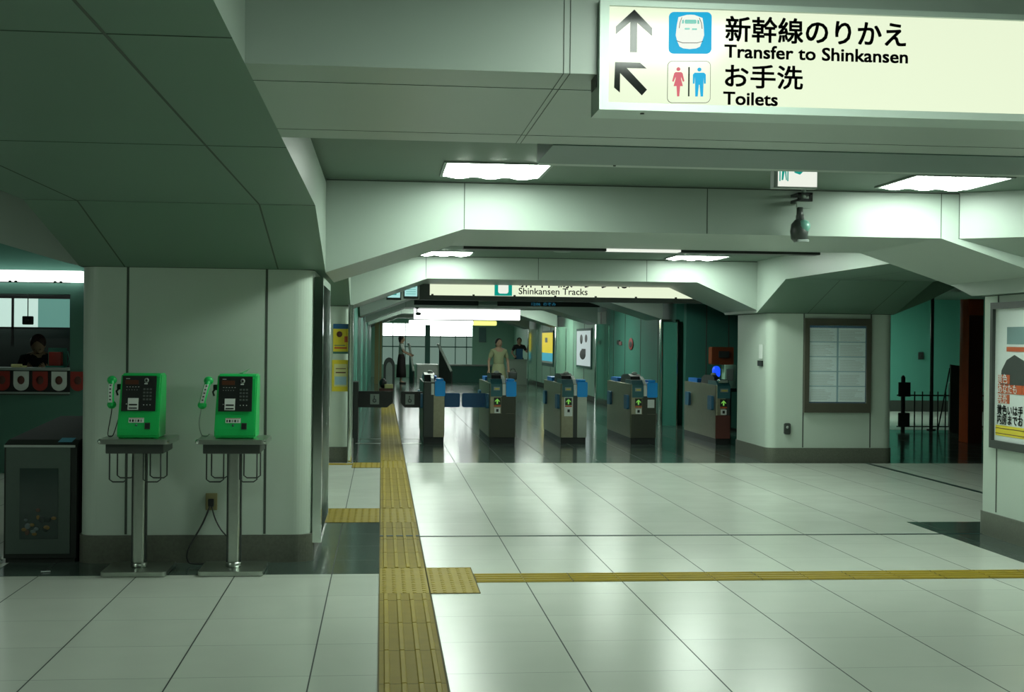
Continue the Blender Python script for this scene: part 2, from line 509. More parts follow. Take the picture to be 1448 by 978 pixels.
column(-1.965, -0.452, 8.72, 10.1, 1.95, 'pale panelled column standing behind the two green telephones', (-1.66, -0.762))
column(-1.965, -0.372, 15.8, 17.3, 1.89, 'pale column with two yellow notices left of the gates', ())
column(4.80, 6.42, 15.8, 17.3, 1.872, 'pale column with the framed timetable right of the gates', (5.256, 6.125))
column(4.74, 6.3, 8.47, 9.88, 1.882, 'pale column at the right edge holding the poster case', (), r=0.06)
# seam on the poster column's side
struct(MB().box(4.737, 4.742, 9.60, 9.615, 0.2, 1.875), 'trim_5', 'seam', 'panel joint on the poster column', 'joint')

# far columns of the wall on the right and chrome clad ends
for i, (yy, lab) in enumerate(((22.85, 'slim steel edged column of teal panel right of the gates'), (29.9, 'chrome clad slim column in the passage past the gates'),
                               (36.95, 'chrome clad slim column beyond the black and white poster'), (44.0, 'chrome clad slim column beside the far white counter'))):
    root = empty('column', (5.13, yy + 0.12, 0), lab, 'column')
    root['kind'] = 'structure'
    a = MB().box(-0.15, 0.15, -0.12, 0.12, 0.0, 1.9).build('core', 'teal' if i == 0 else 'chrome', root)
    b = MB().rbox(-0.165, -0.12, -0.14, 0.02, 0, 1.885, 0.02).rbox(0.125, 0.165, -0.14, 0.02, 0, 1.885, 0.018).box(-0.165, 0.165, -0.145, -0.12, 1.86, 1.9).build('edge_trim', 'chrome', root, 'polished steel edge trim')
    for q in (a, b):
        q['kind'] = 'structure'

# walls
mb = MB().box(5.28, 5.5, 23.0, 52, 0, ZC2)
for yy in (24.5, 26.2, 27.9, 29.3):
    mb.box(5.277, 5.281, yy, yy + 0.05, 0.1, 2.45, 1)
mb.box(5.27, 5.281, 23.1, 52, 0, 0.12, 1)
struct(mb, 'wall_right', ['teal', 'seam'], 'teal panelled side wall past the gates', 'wall')
mb = MB().box(5.272, 5.2795, 30.3, 52, 0.12, ZC2 - .3)
for yy in (31.0, 33.6, 35.5, 38.6, 40.4, 42.5):
    mb.box(5.269, 5.273, yy, yy + 0.05, 0.12, 2.2, 1)
struct(mb, 'wall_right_panel', ['palegreen', 'seam'], 'pale green panelling of the far passage wall', 'wall')
mb = MB().box(5.3, 8.7, 22.3, 22.5, 0, ZC2)
for xx in (5.65, 6.05, 7.0):
    mb.box(xx, xx + 0.02, 22.296, 22.301, 0, 2.45, 1)
struct(mb, 'wall_gate', ['tealdark', 'seam'], 'dark teal wall behind the rightmost ticket gate', 'wall')
struct(MB().box(8.6, 8.7, 22.5, 28, 0, ZC2), 'wall_side', 'tealdark', 'dark teal return wall', 'wall')
struct(MB().box(8.7, 15, 28, 28.2, 0, ZC2).box(8.7, 15, 27.985, 28.001, 0, 0.25, 1), 'wall_back', [mat('bright_teal_panel', (0.13, 0.46, 0.36), 0.5), 'seam'], 'teal wall behind the fence', 'wall')
mb = MB().box(-0.6, -0.42, 17.3, 52, 0, ZC2)
for yy in (18.2, 19.4, 21, 23, 26, 30, 35):
    mb.box(-0.421, -0.417, yy, yy + .06, 0, 2.45, 1)
struct(mb, 'wall_left', ['teal', 'seam'], 'teal panelled wall left of the gates', 'wall')
struct(MB().box(-13, -12.8, -7, 56, 0, ZC), 'wall_far_left', 'tealdark')
struct(MB().box(14.8, 15, -7, 56, 0, ZC), 'wall_far_right', 'tealdark')
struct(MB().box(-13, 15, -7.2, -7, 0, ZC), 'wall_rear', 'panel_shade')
# far end wall with window
mb = MB().box(-0.6, 0.02, 52, 52.2, 0, ZC2).box(3.62, 5.4, 52, 52.2, 0, ZC2).box(0.02, 3.62, 52, 52.2, 0, 0.5).box(0.02, 3.62, 52, 52.2, 2.15, ZC2)
struct(mb, 'wall_end', 'palegreen', 'pale green end wall around the far window', 'wall')
w = empty('window_1', (1.82, 52, 0), 'wide far window, bright above and dull grey green below', 'window')
w['kind'] = 'structure'
for x0, x1 in ((-1.79, -0.10), (0.10, 1.79)):
    a = MB().box(x0, x1, 0.05, 0.07, 1.63, 2.14).build('glass_pane', 'window', w, 'bright daylit upper glass'); a['kind'] = 'structure'
    a = MB().box(x0, x1, 0.05, 0.07, 0.5, 1.63).build('glass_pane', 'windowlow', w, 'dull grey green lower glass'); a['kind'] = 'structure'
mb = MB().box(-0.10, 0.10, -0.08, 0.1, 0.45, 2.2).box(-1.8, 1.8, -0.02, 0.06, 1.61, 1.65).box(-1.8, 1.8, -0.02, 0.06, 1.2, 1.24)
for xx in (-1.4, -0.9, 0.5, 1.1, 1.55):
    mb.box(xx, xx + .03, -0.02, 0.06, 0.5, 2.15)
a = mb.build('window_frame', 'tealdark', w); a['kind'] = 'structure'

# tactile strips
STRIPY = 5.772


def tactile(label, rects_bar, rects_dot, along='y'):
    mb = MB()
    for (x0, x1, y0, y1, al) in rects_bar:
        mb.box(x0 + .002, x1 - .002, y0 + .001, y1 - .001, 0, 0.004, 0)
        if al == 'y':
            n = max(3, round((x1 - x0) / 0.075))
            for k in range(n):
                cx = x0 + (k + 0.5) * (x1 - x0) / n
                y = y0
                while y < y1 - 0.05:
                    e = min(y + 0.6, y1)
                    mb.prism([(cx - .0135, .004), (cx - .009, .009), (cx + .009, .009), (cx + .0135, .004)], y + .006, e - .006, 'y', 1)
                    y += 0.6
            y = y0
            while y < y1 - 0.01:
                mb.box(x0, x1, y, y + 0.004, 0, 0.0045, 2)
                y += 0.6
            mb.box(x0 - .004, x0 + .003, y0, y1, 0, .0048, 2).box(x1 - .003, x1 + .004, y0, y1, 0, .0048, 2)
        else:
            n = max(2, round((y1 - y0) / 0.075))
            for k in range(n):
                cy = y0 + (k + 0.5) * (y1 - y0) / n
                x = x0
                while x < x1 - 0.05:
                    e = min(x + 0.3, x1)
                    mb.prism([(cy - .0135, .004), (cy - .009, .009), (cy + .009, .009), (cy + .0135, .004)], x + .005, e - .005, 'x', 1)
                    x += 0.3
            x = x0
            while x < x1 - .01:
                mb.box(x, x + .004, y0, y1, 0, .0048, 2)
                x += 0.6
    for (x0, x1, y0, y1) in rects_dot:
        mb.box(x0 + .002, x1 - .002, y0 + .001, y1 - .001, 0, 0.004, 1)
        for edge in ((x0 - .003, x0 + .003, y0, y1), (x1 - .003, x1 + .003, y0, y1), (x0, x1, y0 - .002, y0 + .002), (x0, x1, y1 - .002, y1 + .002)):
            mb.box(edge[0], edge[1], edge[2], edge[3], 0, .0045, 2)
        nx, ny = round((x1 - x0) / .06), round((y1 - y0) / .06)
        for i in range(nx):
            for j in range(ny):
                cx, cy = x0 + (i + .5) * (x1 - x0) / nx, y0 + (j + .5) * (y1 - y0) / ny
                mb.cyl((cx, cy, .0050), .014, .002, n=8, m=1, r2=.009)
    return struct(mb, 'floor_strip', ['yellow', 'yellow_bar', 'tac_line'], label, 'tactile paving')


tactile('yellow tactile paving strip leading straight to the wide gate',
        [(0.0, 0.295, 2.0, 7.6, 'y'), (0, .295, 8.455, 10.57, 'y'), (0, .295, 11.45, 15.04, 'y'), (0, .295, 15.95, 30, 'y')],
        [(0, .295, 7.6, 8.455), (0, .295, 10.57, 11.45), (0, .295, 15.04, 15.95)])
tactile('yellow tactile branch running to the right from the near dotted block', [(0.592, 9.0, 7.94, 8.23, 'x')], [(0.297, 0.59, 7.6, 8.455)])
tactile('yellow tactile branch beside the dark tile square', [(-1.9, -0.46, 10.95, 11.2, 'x')], [(-0.46, -0.003, 10.575, 11.45)])
tactile('yellow tactile branch in front of the column with yellow notices', [(-1.9, -0.33, 15.45, 15.6, 'x')], [(-0.33, -0.003, 15.1, 15.72)])


# ------------------------------------------------------------------ ceiling lights
def ceiling_light():
    r = empty('ceiling_light', (0, 0, 0), '', 'ceiling light')
    mb = MB().box(-.33, .33, -.34, -.32, -.012, 0.0).box(-.33, .33, .32, .34, -.012, 0).box(-.33, -.31, -.32, .32, -.012, 0).box(.31, .33, -.32, .32, -.012, 0)
    mb.build('frame', 'lampframe', r)
    for k in range(3):
        x0 = -.306 + k * .206
        d = MB()
        prof = [(x0 + .2 * t, -.004 - .018 * math.sin(PI * t)) for t in [i / 8 for i in range(9)]]
        d.prism(prof + [(x0 + .2, -.001), (x0, -.001)], -.315, .315, 'y', 0)
        d.build('diffuser', 'lamp', r)
    return r


spots = [(0.69, 8.09, ZC, 'lit ceiling panel over the concourse above the second beam, left one'),
         (3.64, 8.17, ZC, 'lit ceiling panel beside the angled beam corner'),
         (0.72, 15.2, ZC2, 'lit ceiling panel before the third beam, left one'),
         (3.73, 15.2, ZC2, 'lit ceiling panel before the third beam, right one'),
         (0.92, 36.0, ZC2, 'small lit ceiling panel above the hanging white light box'),
         (4.15, 36.0, ZC2, 'small lit ceiling panel above the yellow poster'),
         ]
hidden = [(0.92, 2.6, ZC), (3.75, 2.6, ZC), (3.1, -0.6, ZC), (-4.3, 5.6, ZC), (0.72, 12.2, ZC2), (3.73, 12.2, ZC2),
          (0.72, 21.2, ZC2), (3.73, 21.2, ZC2), (0.9, 27.5, ZC2), (3.7, 27.5, ZC2), (2.2, 42.0, ZC2), (9.4, 25.5, ZC2), (9.3, 27.0, ZC2), (2.2, 48.0, ZC2)]  # the fence-side pair is added out of view to brighten the teal wall
L0 = ceiling_light()
allspots = [(x, y, z, l, 'ceiling light panels seen over the beams') for x, y, z, l in spots] + \
           [(x, y, z, 'unseen ceiling light panel', 'ceiling light panels hidden behind beams') for x, y, z in hidden]
for i, (x, y, z, lab, g) in enumerate(allspots):
    o = L0 if i == 0 else copy_tree(L0)
    o.location = (x, y, z - 0.001)
    tag(o, lab, 'ceiling light', g)

# ------------------------------------------------------------------ the large sign
SX0, SY, SZ0, SZ1 = 0.594, 3.578, 2.131, 2.437
KX, KZ = 0.002075, 0.00198


def sp(px, py):
    """a rectified point of the sign face in metres relative to the sign's top left corner"""
    return ((px - 845) * KX, -((py - 0.0305 * (px - 845)) - 3) * KZ)


sg = empty('hanging_sign', (SX0, SY, SZ1), 'large backlit sign to the Shinkansen transfer and toilets on the near beam', 'sign')
SW = 2.35
hh = SZ1 - SZ0
MB().box(0, SW, 0.012, 0.13, -hh, 0).box(0, SW, -0.012, 0.012, -hh, -hh + .021).box(0, SW, -0.012, 0.012, -.016, 0).box(0, .026, -0.012, 0.012, -hh + .021, -.016).box(SW - .026, SW, -0.012, 0.012, -hh + .021, -.016).build('frame', 'signframe', sg)
MB().box(-.004, -.0005, 0.03, 0.11, -hh + .07, 0).build('side_gap', 'black', sg)
MB().box(.026, SW - .026, 0.001, 0.014, -hh + .021, -.016).build('face', 'signface', sg, 'glowing cream sign face')
# screw
MB().cyl((.13, .03, -hh - .001), .006, .004, 'z', 12).build('screw', 'black', sg)


def flat(mb, pts, m=0, t=0.001, y=0.0):
    return mb.prism([sp(*p) for p in pts], y - t, y, 'y', m)


FY = 0.0005
mb = MB()
flat(mb, [(892.5, 16), (917, 42), (917, 53), (896.6, 34.5), (896.6, 76), (887.2, 76), (887.2, 33.5), (867.5, 51), (867.5, 40)], y=FY)
flat(mb, [(867, 90), (901, 91), (910, 99), (883, 98.5), (911, 129), (904, 137), (874, 105.5), (874, 133), (866, 126)], y=FY)
mb.build('arrow', 'arrow_ink', sg)


def rrect(cx, cy, w, h, r, n=6):
    p = []
    for sx_, sy_, st in ((1, 1, 0), (-1, 1, 1), (-1, -1, 2), (1, -1, 3)):
        for k in range(n + 1):
            t = (st + k / n) * PI / 2
            p.append((cx + sx_ * (w / 2 - r) + r * math.cos(t), cy + sy_ * (h / 2 - r) + r * math.sin(t)))
    return p


def loc(p, dz=0):    # shift so that sp() skew is constant over an icon
    return p


ic = MB()
flat(ic, rrect(969.5, 48.5, 59, 59, 7), y=FY)
ic.build('train_icon', 'signblue', sg, 'blue bullet train pictogram')
ic2 = MB()
outline = [(952, 26), (955, 25.5), (958, 26)]
body = [(953, 26.5), (960, 24.5), (964, 23.3), (969.5, 23), (975, 23.3), (979, 24.8), (986, 27.5), (987.5, 37), (988.5, 52), (986, 60), (983, 68), (978, 70.5), (969, 71.5), (960, 70.5), (955, 68), (951.5, 60), (949.5, 52), (951, 37)]
flat(ic2, body, t=.0015, y=FY - .001)
ic2.build('train_front', 'signwhite', sg, 'white train front')
ic3 = MB()
flat(ic3, rrect(969.5, 33, 16, 5.5, 1.5), t=.002, y=FY - .002)
flat(ic3, [(958, 31), (960, 30.3), (960.2, 35.5), (957.5, 35.5)], t=.002, y=FY - .002)
flat(ic3, [(979, 30.5), (981, 31.2), (981.5, 36), (979, 35.8)], t=.002, y=FY - .002)
flat(ic3, rrect(965, 43, 7, 2.2, .8), t=.002, y=FY - .002)
flat(ic3, rrect(975, 43.5, 7, 2.2, .8), t=.002, y=FY - .002)
ic3.build('train_window', 'signteal', sg)
ic4 = MB()
for a_, b_ in (((950.5, 60), (959, 63)), ((959, 63), (979, 63)), ((979, 63), (987, 60.5)), ((957.5, 27), (955, 34)), ((955, 34), (954, 42)), ((981.5, 27.5), (984.5, 35)), ((984.5, 35), (985.5, 43))):
    dx, dy = b_[0] - a_[0], b_[1] - a_[1]
    l = math.hypot(dx, dy); nx, ny = -dy / l * .3, dx / l * .3
    flat(ic4, [(a_[0] + nx, a_[1] + ny), (b_[0] + nx, b_[1] + ny), (b_[0] - nx, b_[1] - ny), (a_[0] - nx, a_[1] - ny)], t=.002, y=FY - .002)
ic4.build('train_outline', 'ink', sg)
ic5 = MB()
flat(ic5, rrect(968.5, 118, 59.5, 59.5, 7), y=FY)
ic5.build('toilet_icon_border', 'ink', sg)
ic5 = MB()
flat(ic5, rrect(968.5, 118, 58.3, 58.3, 6.6), t=.0015, y=FY)
ic5.build('toilet_icon', 'signface', sg, 'toilet pictogram')


def disc(cx, cy, r, n=16):
    return [(cx + r * math.cos(2 * PI * k / n), cy + r * math.sin(2 * PI * k / n)) for k in range(n)]


w_ = MB()
Y2 = FY - .0015
flat(w_, disc(953.6, 100, 2.7), t=.001, y=Y2)
flat(w_, [(949.5, 104.3), (957.7, 104.3), (959.5, 106), (962, 117), (960, 118), (957.3, 110.5), (957.5, 114), (960, 124), (956.2, 124), (955.2, 138.5), (952.2, 138.5), (951.3, 124), (947.3, 124), (949.8, 114), (950, 110.5), (947.2, 118), (945.2, 117), (947.8, 106)], t=.001, y=Y2)
w_.build('woman_figure', 'signpink', sg, 'pink woman figure')
w_ = MB()
flat(w_, [(967.2, 97), (969.2, 97), (969.2, 138.5), (967.2, 138.5)], t=.001, y=Y2)
w_.build('divider', 'ink', sg)
w_ = MB()
flat(w_, disc(982.5, 100.5, 2.8), t=.001, y=Y2)
flat(w_, [(976, 105), (989, 105), (991.5, 107.5), (991.5, 120.5), (989, 120.5), (988.6, 110), (988, 138.7), (984.6, 138.7), (983, 122), (982, 122), (980.6, 138.7), (977.2, 138.7), (976.6, 110), (976, 120.5), (973.7, 120.5), (973.7, 107.5)], t=.001, y=Y2)
w_.build('man_figure', 'signblue', sg, 'blue man figure')


def signtext(body, px0, py, px1, size, bold=0.0, mat_='ink', sgr=sg):
    o = text('lettering', body, 0, 0, size, mat_, sgr, y=FY - .0008, bold=bold)
    xs = [v.co.x for v in o.data.vertices]
    x0, z0 = sp(px0, py)
    x1, _ = sp(px1, py)
    k = (x1 - x0) / (max(xs) - min(xs))
    mn = min(xs)
    for v in o.data.vertices:
        v.co.x = (v.co.x - mn) * k
    o.location = (x0, FY - .0008, z0)
    return o


signtext('新幹線のりかえ', 1018, 57.3, 1272, 0.0755, 0.0026)
signtext('Transfer to Shinkansen', 1017, 83.2, 1275, 0.051, 0.002)
signtext('お手洗', 1018, 123, 1127, 0.071, 0.0022)
signtext('Toilets', 1016, 150, 1092, 0.051, 0.002)

# ------------------------------------------------------------------ exit sign and security camera
ex = empty('exit_sign', (2.14, 6.62, ZC - 0.01), 'small lit white exit sign hanging below the near ceiling', 'sign')
MB().box(-.118, .115, -.03, .03, -.250, -.0).build('housing', 'grey', ex)
MB().box(-.096, .112, -.034, -.029, -.242, -.01).build('face', 'signwhite', ex)
MB().box(-.09, -.084, -.036, -.033, -.215, -.10).box(-.048, -.042, -.036, -.033, -.215, -.10).prism([(-.078, -.21), (-.07, -.21), (-.062, -.16), (-.055, -.21), (-.05, -.21), (-.058, -.12), (-.075, -.12)], -.036, -.033, 'y').sph((-.066, -.035, -.105), .009, 1, .3, 1)\
    .prism([(-.01, -.17), (.02, -.18), (.035, -.165), (.03, -.10), (-.01, -.10)], -.036, -.033, 'y').build('running_figure', 'signteal', ex, 'green exit pictogram')

cm = empty('security_camera', (2.83, 8.6, 2.485), 'small security camera on a bracket in front of the second beam', 'camera')
MB().box(-.025, .075, -.02, .149, 0.015, 0.03).box(-.025, -.005, -.02, 0.0, -.02, .03).box(.055, .075, -.02, 0, -.02, .03).box(-.025, .075, -.02, .149, -.03, -.012).build('bracket', 'black', cm)
MB().box(-.03, .068, -.01, .02, -.075, -.03).cyl((.02, .005, .02), .015, .08, 'z', 16).build('mount_plate', 'panel', cm)
MB().cyl((-.008, 0, -.115), .022, .09, 'z', 16).box(-.03, .02, -.02, .02, -.165, -.12, 0, .006).build('neck', 'darkgrey', cm)
MB().lathe([(.035, 0), (.055, .02), (.062, .07), (.055, .12), (.03, .15)], (-.01, 0, -.305), 24).build('camera_body', 'darkgrey', cm)
MB().sph((.012, -.03, -.20), .045, 1, .8, 1).build('lens_dome', mat('pale_green_dome', (.14, .34, .28), .3), cm, 'pale green glass dome')
MB().box(-.035, .045, -.05, .05, -.31, -.29, 0, .006).build('visor', 'grey', cm)

# ------------------------------------------------------------------ back of second beam: shutter rail
sr = empty('shutter_rail', (2.1, 10.38, 2.232), 'black rail with a white middle piece behind the second beam', 'rail')
MB().box(-1.46, -.31, -.07, .07, -.017, .05).build('rail_section', 'black', sr)
MB().box(.30, 1.46, -.07, .07, -.017, .05).build('rail_section', 'black', sr)
MB().box(-.31, .30, -.07, .07, -.012, .05).build('cover_plate', 'signwhite', sr, 'white cover plate')
MB().lathe([(.10, 0), (.11, .012), (.11, .02)], (2.0, 14.4, ZC2 - .021), 24).build('smoke_detector', 'panel').location = (0, 0, 0)
tag(bpy.data.objects['smoke_detector'], 'round pale smoke detector on the ceiling between the far light panels', 'smoke detector')


# ------------------------------------------------------------------ telephones
def phone_stand():
    r = empty('telephone_stand', (0, 0, 0), '', 'telephone stand')
    MB().rbox(-.215, .215, -.22, .2, .822, .852, .03).build('table_top', 'steel', r)
    MB().sph((-.205, -.2, .838), .017).build('corner_cap', 'chrome', r)
    MB().sph((.195, -.2, .838), .017).build('corner_cap', 'chrome', r)
    MB().box(-.175, .175, -.19, .17, .762, .822, 0, .006).build('tray', 'darkgrey', r, 'dark tray under the top')
    MB().rbox(-.036, .036, -.036, .036, .03, .762, .012, 0, 4).box(-.046, -.0362, -.02, .02, .03, .762, 1).box(.0362, .046, -.02, .02, .03, .762, 1).build('post', ['steel', 'darkgrey'], r)
    MB().cyl((0, 0, .045), .05, .03).build('collar', 'steel', r)
    MB().rbox(-.2, .2, -.2, .2, .006, .03, .025, 0).box(-.19, .19, -.19, .19, .0, .008, 0).build('base_plate', 'steel', r)
    for s_ in (-1, 1):
        for q, ins in ((-.16, 0), (.08, .02)):
            x0, x1 = .05, .155
            pts = [(s_ * x0, q, .762), (s_ * x0, q, .76), (s_ * x0, q, .60), (s_ * (x0 + .02), q, .585), (s_ * (x1 - .02), q, .585), (s_ * x1, q, .60), (s_ * x1, q, .762)]
            MB().tube(pts, .0045).build('wire_rack', 'darkgrey', r)
    return r


def telephone(lean=0.0):
    """origin at the centre of the underside"""
    r = empty('telephone', (0, 0, 0), '', 'telephone')
    D0, D1 = -.145, .13
    # side profile (y,z): face leans back
    def fy(z):
        return -.141 + .21 * (z - .05)
    prof = [(D0 + .012, 0), (D0, .012), (D0 + .004, .05), (fy(.385), .385), (fy(.385) + .018, .402), (D1, .402), (D1, 0)]
    b = MB()
    n = len(prof)
    vs = []
    for side, (wb, wt) in ((-1, (.145, .132)), (1, (.145, .148))):
        for (y, z) in prof:
            vs.append((side * (wb + (wt - wb) * z / .4), y, z))
    b.faces(vs, [list(range(n)), list(range(2 * n - 1, n - 1, -1))] + [[i, i + n, (i + 1) % n + n, (i + 1) % n] for i in range(n)])
    bmesh.ops.bevel(b.bm, geom=b.bm.edges[:], offset=.010, segments=3, affect='EDGES')
    b.build('body', 'green', r)

    def pan(mb, x0, x1, z0, z1, t=.003, m=0, off=0.0, bev=.0):
        y0_, y1_ = fy(z0) - .011, fy(z1) - .011
        y0_, y1_ = fy(z0) - off, fy(z1) - off
        c = math.cos(math.atan2(y1_ - y0_, z1 - z0))
        vs = [(x0, y0_, z0), (x1, y0_, z0), (x1, y1_, z1), (x0, y1_, z1), (x0, y0_ - t, z0), (x1, y0_ - t, z0), (x1, y1_ - t, z1), (x0, y1_ - t, z1)]
        mb.faces(vs, [[0, 1, 2, 3], [7, 6, 5, 4], [0, 4, 5, 1], [1, 5, 6, 2], [2, 6, 7, 3], [3, 7, 4, 0]], m)
        return mb
    # recessed black console
    mb = MB()
    pan(mb, -.120, .116, .170, .388, t=.006, off=.004)
    mb.build('console', 'black', r)
    f = .0105
    mb = MB(); pan(mb, -.100, -.008, .335, .362, t=.002, off=f); mb.build('display', 'display', r, 'dark red display')
    mb = MB()
    pan(mb, -.075, -.002, .178, .25, t=.003, off=f)
    pan(mb, -.067, -.010, .205, .214, t=.0012, off=f + .003, m=1)
    pan(mb, -.067, -.010, .184, .192, t=.0012, off=f + .003, m=1)
    mb.build('card_slot', ['white', 'black'], r, 'grey card slot plate')
    mb = MB()
    for i in range(4):
        for j in range(3):
            pan(mb, .028 + j * .022, .042 + j * .022, .30 - i * .021, .311 - i * .021, t=.003, off=f)
    mb.build('keypad', mat('key_grey', (.11, .13, .12), .4), r)
    mb = MB()
    for k in range(3):
        pan(mb, .032 + k * .022, .038 + k * .022, .206, .211, t=.001, off=f)
    for k in range(5):
        pan(mb, -.09 + k * .02, -.081 + k * .02, .318, .3205, t=.001, off=f)
        pan(mb, -.09 + k * .018, -.085 + k * .018, .30, .302, t=.001, off=f)
    pan(mb, -.095, -.068, .369, .372, t=.001, off=f)
    pan(mb, .033, .056, .336, .343, t=.001, off=f)
    pan(mb, -.088, -.082, .211, .216, t=.001, off=f)
    mb.build('printed_marks', 'white', r)
    mb = MB(); mb.cyl((.048, fy(.358) - f - .001, .360), .0155, .004, 'y', 24); mb.build('round_button', 'grey', r)
    mb = MB(); mb.cyl((.048, fy(.358) - f - .0035, .360), .0085, .002, 'y', 20); mb.build('round_symbol', 'black', r)
    mb = MB()
    pan(mb, -.066, .040, .098, .128, t=.0015, off=.0008)
    pan(mb, -.063, .037, .1245, .1265, t=.0006, off=.0023, m=1)
    pan(mb, -.060, -.050, .103, .118, t=.0006, off=.0023, m=2)
    for k in range(4):
        pan(mb, -.042 + k * .019, -.030 + k * .019, .103, .118, t=.0006, off=.0023, m=3 if k % 2 else 2)
    mb.build('notice_sticker', ['white', 'red', 'black', 'grey'], r, 'white notice sticker')
    mb = MB(); mb.cyl((-.012, fy(.085) - .002, .083), .008, .004, 'y', 20); mb.build('lock', 'tealdark', r)
    mb = MB(); pan(mb, .046, .084, .058, .098, t=.003, off=.0006); pan(mb, .052, .078, .063, .092, t=.001, off=.0036, m=1); mb.build('coin_return', ['darkgrey', 'black'], r)
    # handset rest and handset on the left side
    MB().box(-.165, -.138, -.06, -.02, .30, .335, 0, .004).tube([(-.15, -.05, .31), (-.165, -.07, .29), (-.155, -.075, .265)], .007).build('hook', 'black', r)
    h = MB()
    a = lean
    p = lambda t, u: (-.195 - a * (.36 - t), -.085 + u, t)
    h.tube([p(.36, .012), p(.345, -.004), p(.30, -.02), p(.25, -.022), p(.215, -.008), p(.20, .004)], .0215, n=14)
    h.sph(p(.360, .010), .033, 1.05, .8, .85)
    h.sph(p(.207, .006), .031, 1.05, .8, .85)
    ho = h.build('handset', 'green', r)
    g = MB()
    vs = []
    for t, u in ((.222, -.0385), (.25, -.0445), (.30, -.0425), (.338, -.0285)):
        x, y, z = p(t, u)
        vs += [(x - .0145, y, z), (x + .0145, y, z)]
    g.faces(vs, [[0, 1, 3, 2], [2, 3, 5, 4], [4, 5, 7, 6]])
    for t, u in ((.24, -.0445), (.262, -.0455), (.284, -.0447), (.306, -.0432), (.328, -.0355)):
        x, y, z = p(t, u)
        g.box(x - .006, x + .006, y - .0008, y + .0008, z - .004, z + .004, 1)
    g.build('handset_label', ['white', 'darkgrey'], ho, 'white label with small characters')
    x, y, z = p(.19, .01)
    if lean == 0:
        pts = [(x, y, z), (x - .002, y, .16), (x - .015, y + .01, .10), (x - .028, y + .02, .045), (x - .03, y + .03, .01), (x - .008, y + .05, .006), (x + .005, y + .06, .03), (x + .02, y + .07, .08), (x + .034, y + .08, .13)]
    else:
        pts = [(x, y, z), (x - .008, y, .15), (x - .018, y + .01, .10), (x - .014, y + .02, .05), (x + .0, y + .04, .012), (x + .03, y + .06, .006), (x + .045, y + .08, .02)]
    sm = []
    for i in range(len(pts) - 1):
        p0, p1, p2, p3 = [Vector(pts[max(0, min(len(pts) - 1, j))]) for j in (i - 1, i, i + 1, i + 2)]
        for t in (0, .25, .5, .75):
            sm.append(.5 * ((2 * p1) + (p2 - p0) * t + (2 * p0 - 5 * p1 + 4 * p2 - p3) * t * t + (3 * p1 - p0 - 3 * p2 + p3) * t ** 3))
    sm.append(Vector(pts[-1]))
    MB().tube(sm, .0035).build('handset_cord', 'grey' if lean else 'black', r)
    r.scale = (.88, 1, 1)
    return r


st1 = phone_stand()
st1.location = (-1.515, 8.40, 0.002)
tag(st1, 'steel pedestal stand under the telephone nearer the litter bin', 'telephone stand', 'telephone stands')
st2 = copy_tree(st1)
st2.location = (-0.925, 8.40, 0.002)
tag(st2, 'steel pedestal stand under the telephone beside the wall outlet', 'telephone stand', 'telephone stands')
ph1 = telephone(0.0)
ph1.location = (-1.505, 8.40, 0.8545)
tag(ph1, 'green public telephone nearer the litter bin, dark handset cord', 'telephone', 'green public telephones')
ph2 = telephone(0.28)
ph2.location = (-0.912, 8.40, 0.8545)
tag(ph2, 'green public telephone with crumpled paper on top, pale handset cord', 'telephone', 'green public telephones')
mb = MB()
mb.faces([(-.03, 0, 0), (.0, -.015, .012), (.035, .0, .03), (.045, .02, .034), (.01, .03, .008), (-.02, .03, .004), (.0, .005, .0)], [[0, 1, 6], [1, 2, 4, 6], [2, 3, 4], [6, 4, 5], [0, 6, 5]])
o = mb.build('crumpled_paper', 'paper', loc=(-0.875, 8.38, 1.259)); tag(o, 'crumpled scrap of paper lying on top of a green telephone', 'paper scrap')

# wall outlet with two cords
ou = empty('wall_outlet', (-1.108, 8.718, 0.405), 'yellowed wall outlet behind the telephone stand with two dark cords', 'outlet')
MB().box(-.038, .038, -.012, 0, -.056, .056, 0, .004).build('cover_plate', 'outlet', ou)
MB().box(-.018, .018, -.04, -.012, -.03, .02, 0, .004).build('plug', 'black', ou)


def smooth(pts, n=5):
    out = []
    for i in range(len(pts) - 1):
        p0, p1, p2, p3 = [Vector(pts[max(0, min(len(pts) - 1, j))]) for j in (i - 1, i, i + 1, i + 2)]
        for t in [k / n for k in range(n)]:
            out.append(.5 * ((2 * p1) + (p2 - p0) * t + (2 * p0 - 5 * p1 + 4 * p2 - p3) * t * t + (3 * p1 - p0 - 3 * p2 + p3) * t ** 3))
    return out + [Vector(pts[-1])]


MB().tube(smooth([(-.005, -.038, -.025), (-.05, -.07, -.14), (-.115, -.10, -.26), (-.14, -.11, -.33), (-.125, -.105, -.385), (-.05, -.10, -.394), (.05, -.09, -.394), (.12, -.08, -.394)]), .006).build('cord', 'black', ou)
MB().tube(smooth([(.005, -.038, -.025), (.03, -.06, -.10), (.07, -.08, -.17), (.115, -.09, -.22), (.16, -.095, -.27), (.20, -.09, -.35)]), .005).build('cord', 'black', ou)

# side poster case on the telephone column
pc = empty('poster_case', (-0.452, 9.4, 0), 'chrome framed display case on the side of the telephone column', 'display case')
MB().box(0, .058, -.62, -.57, .12, 1.90).box(0, .058, .57, .62, .12, 1.90).box(0, .058, -.57, .57, 1.85, 1.90).box(0, .058, -.57, .57, .12, .17).build('frame', 'chrome', pc)
MB().box(0, .03, -.57, .57, .17, 1.85).build('glass_front', 'glass', pc)

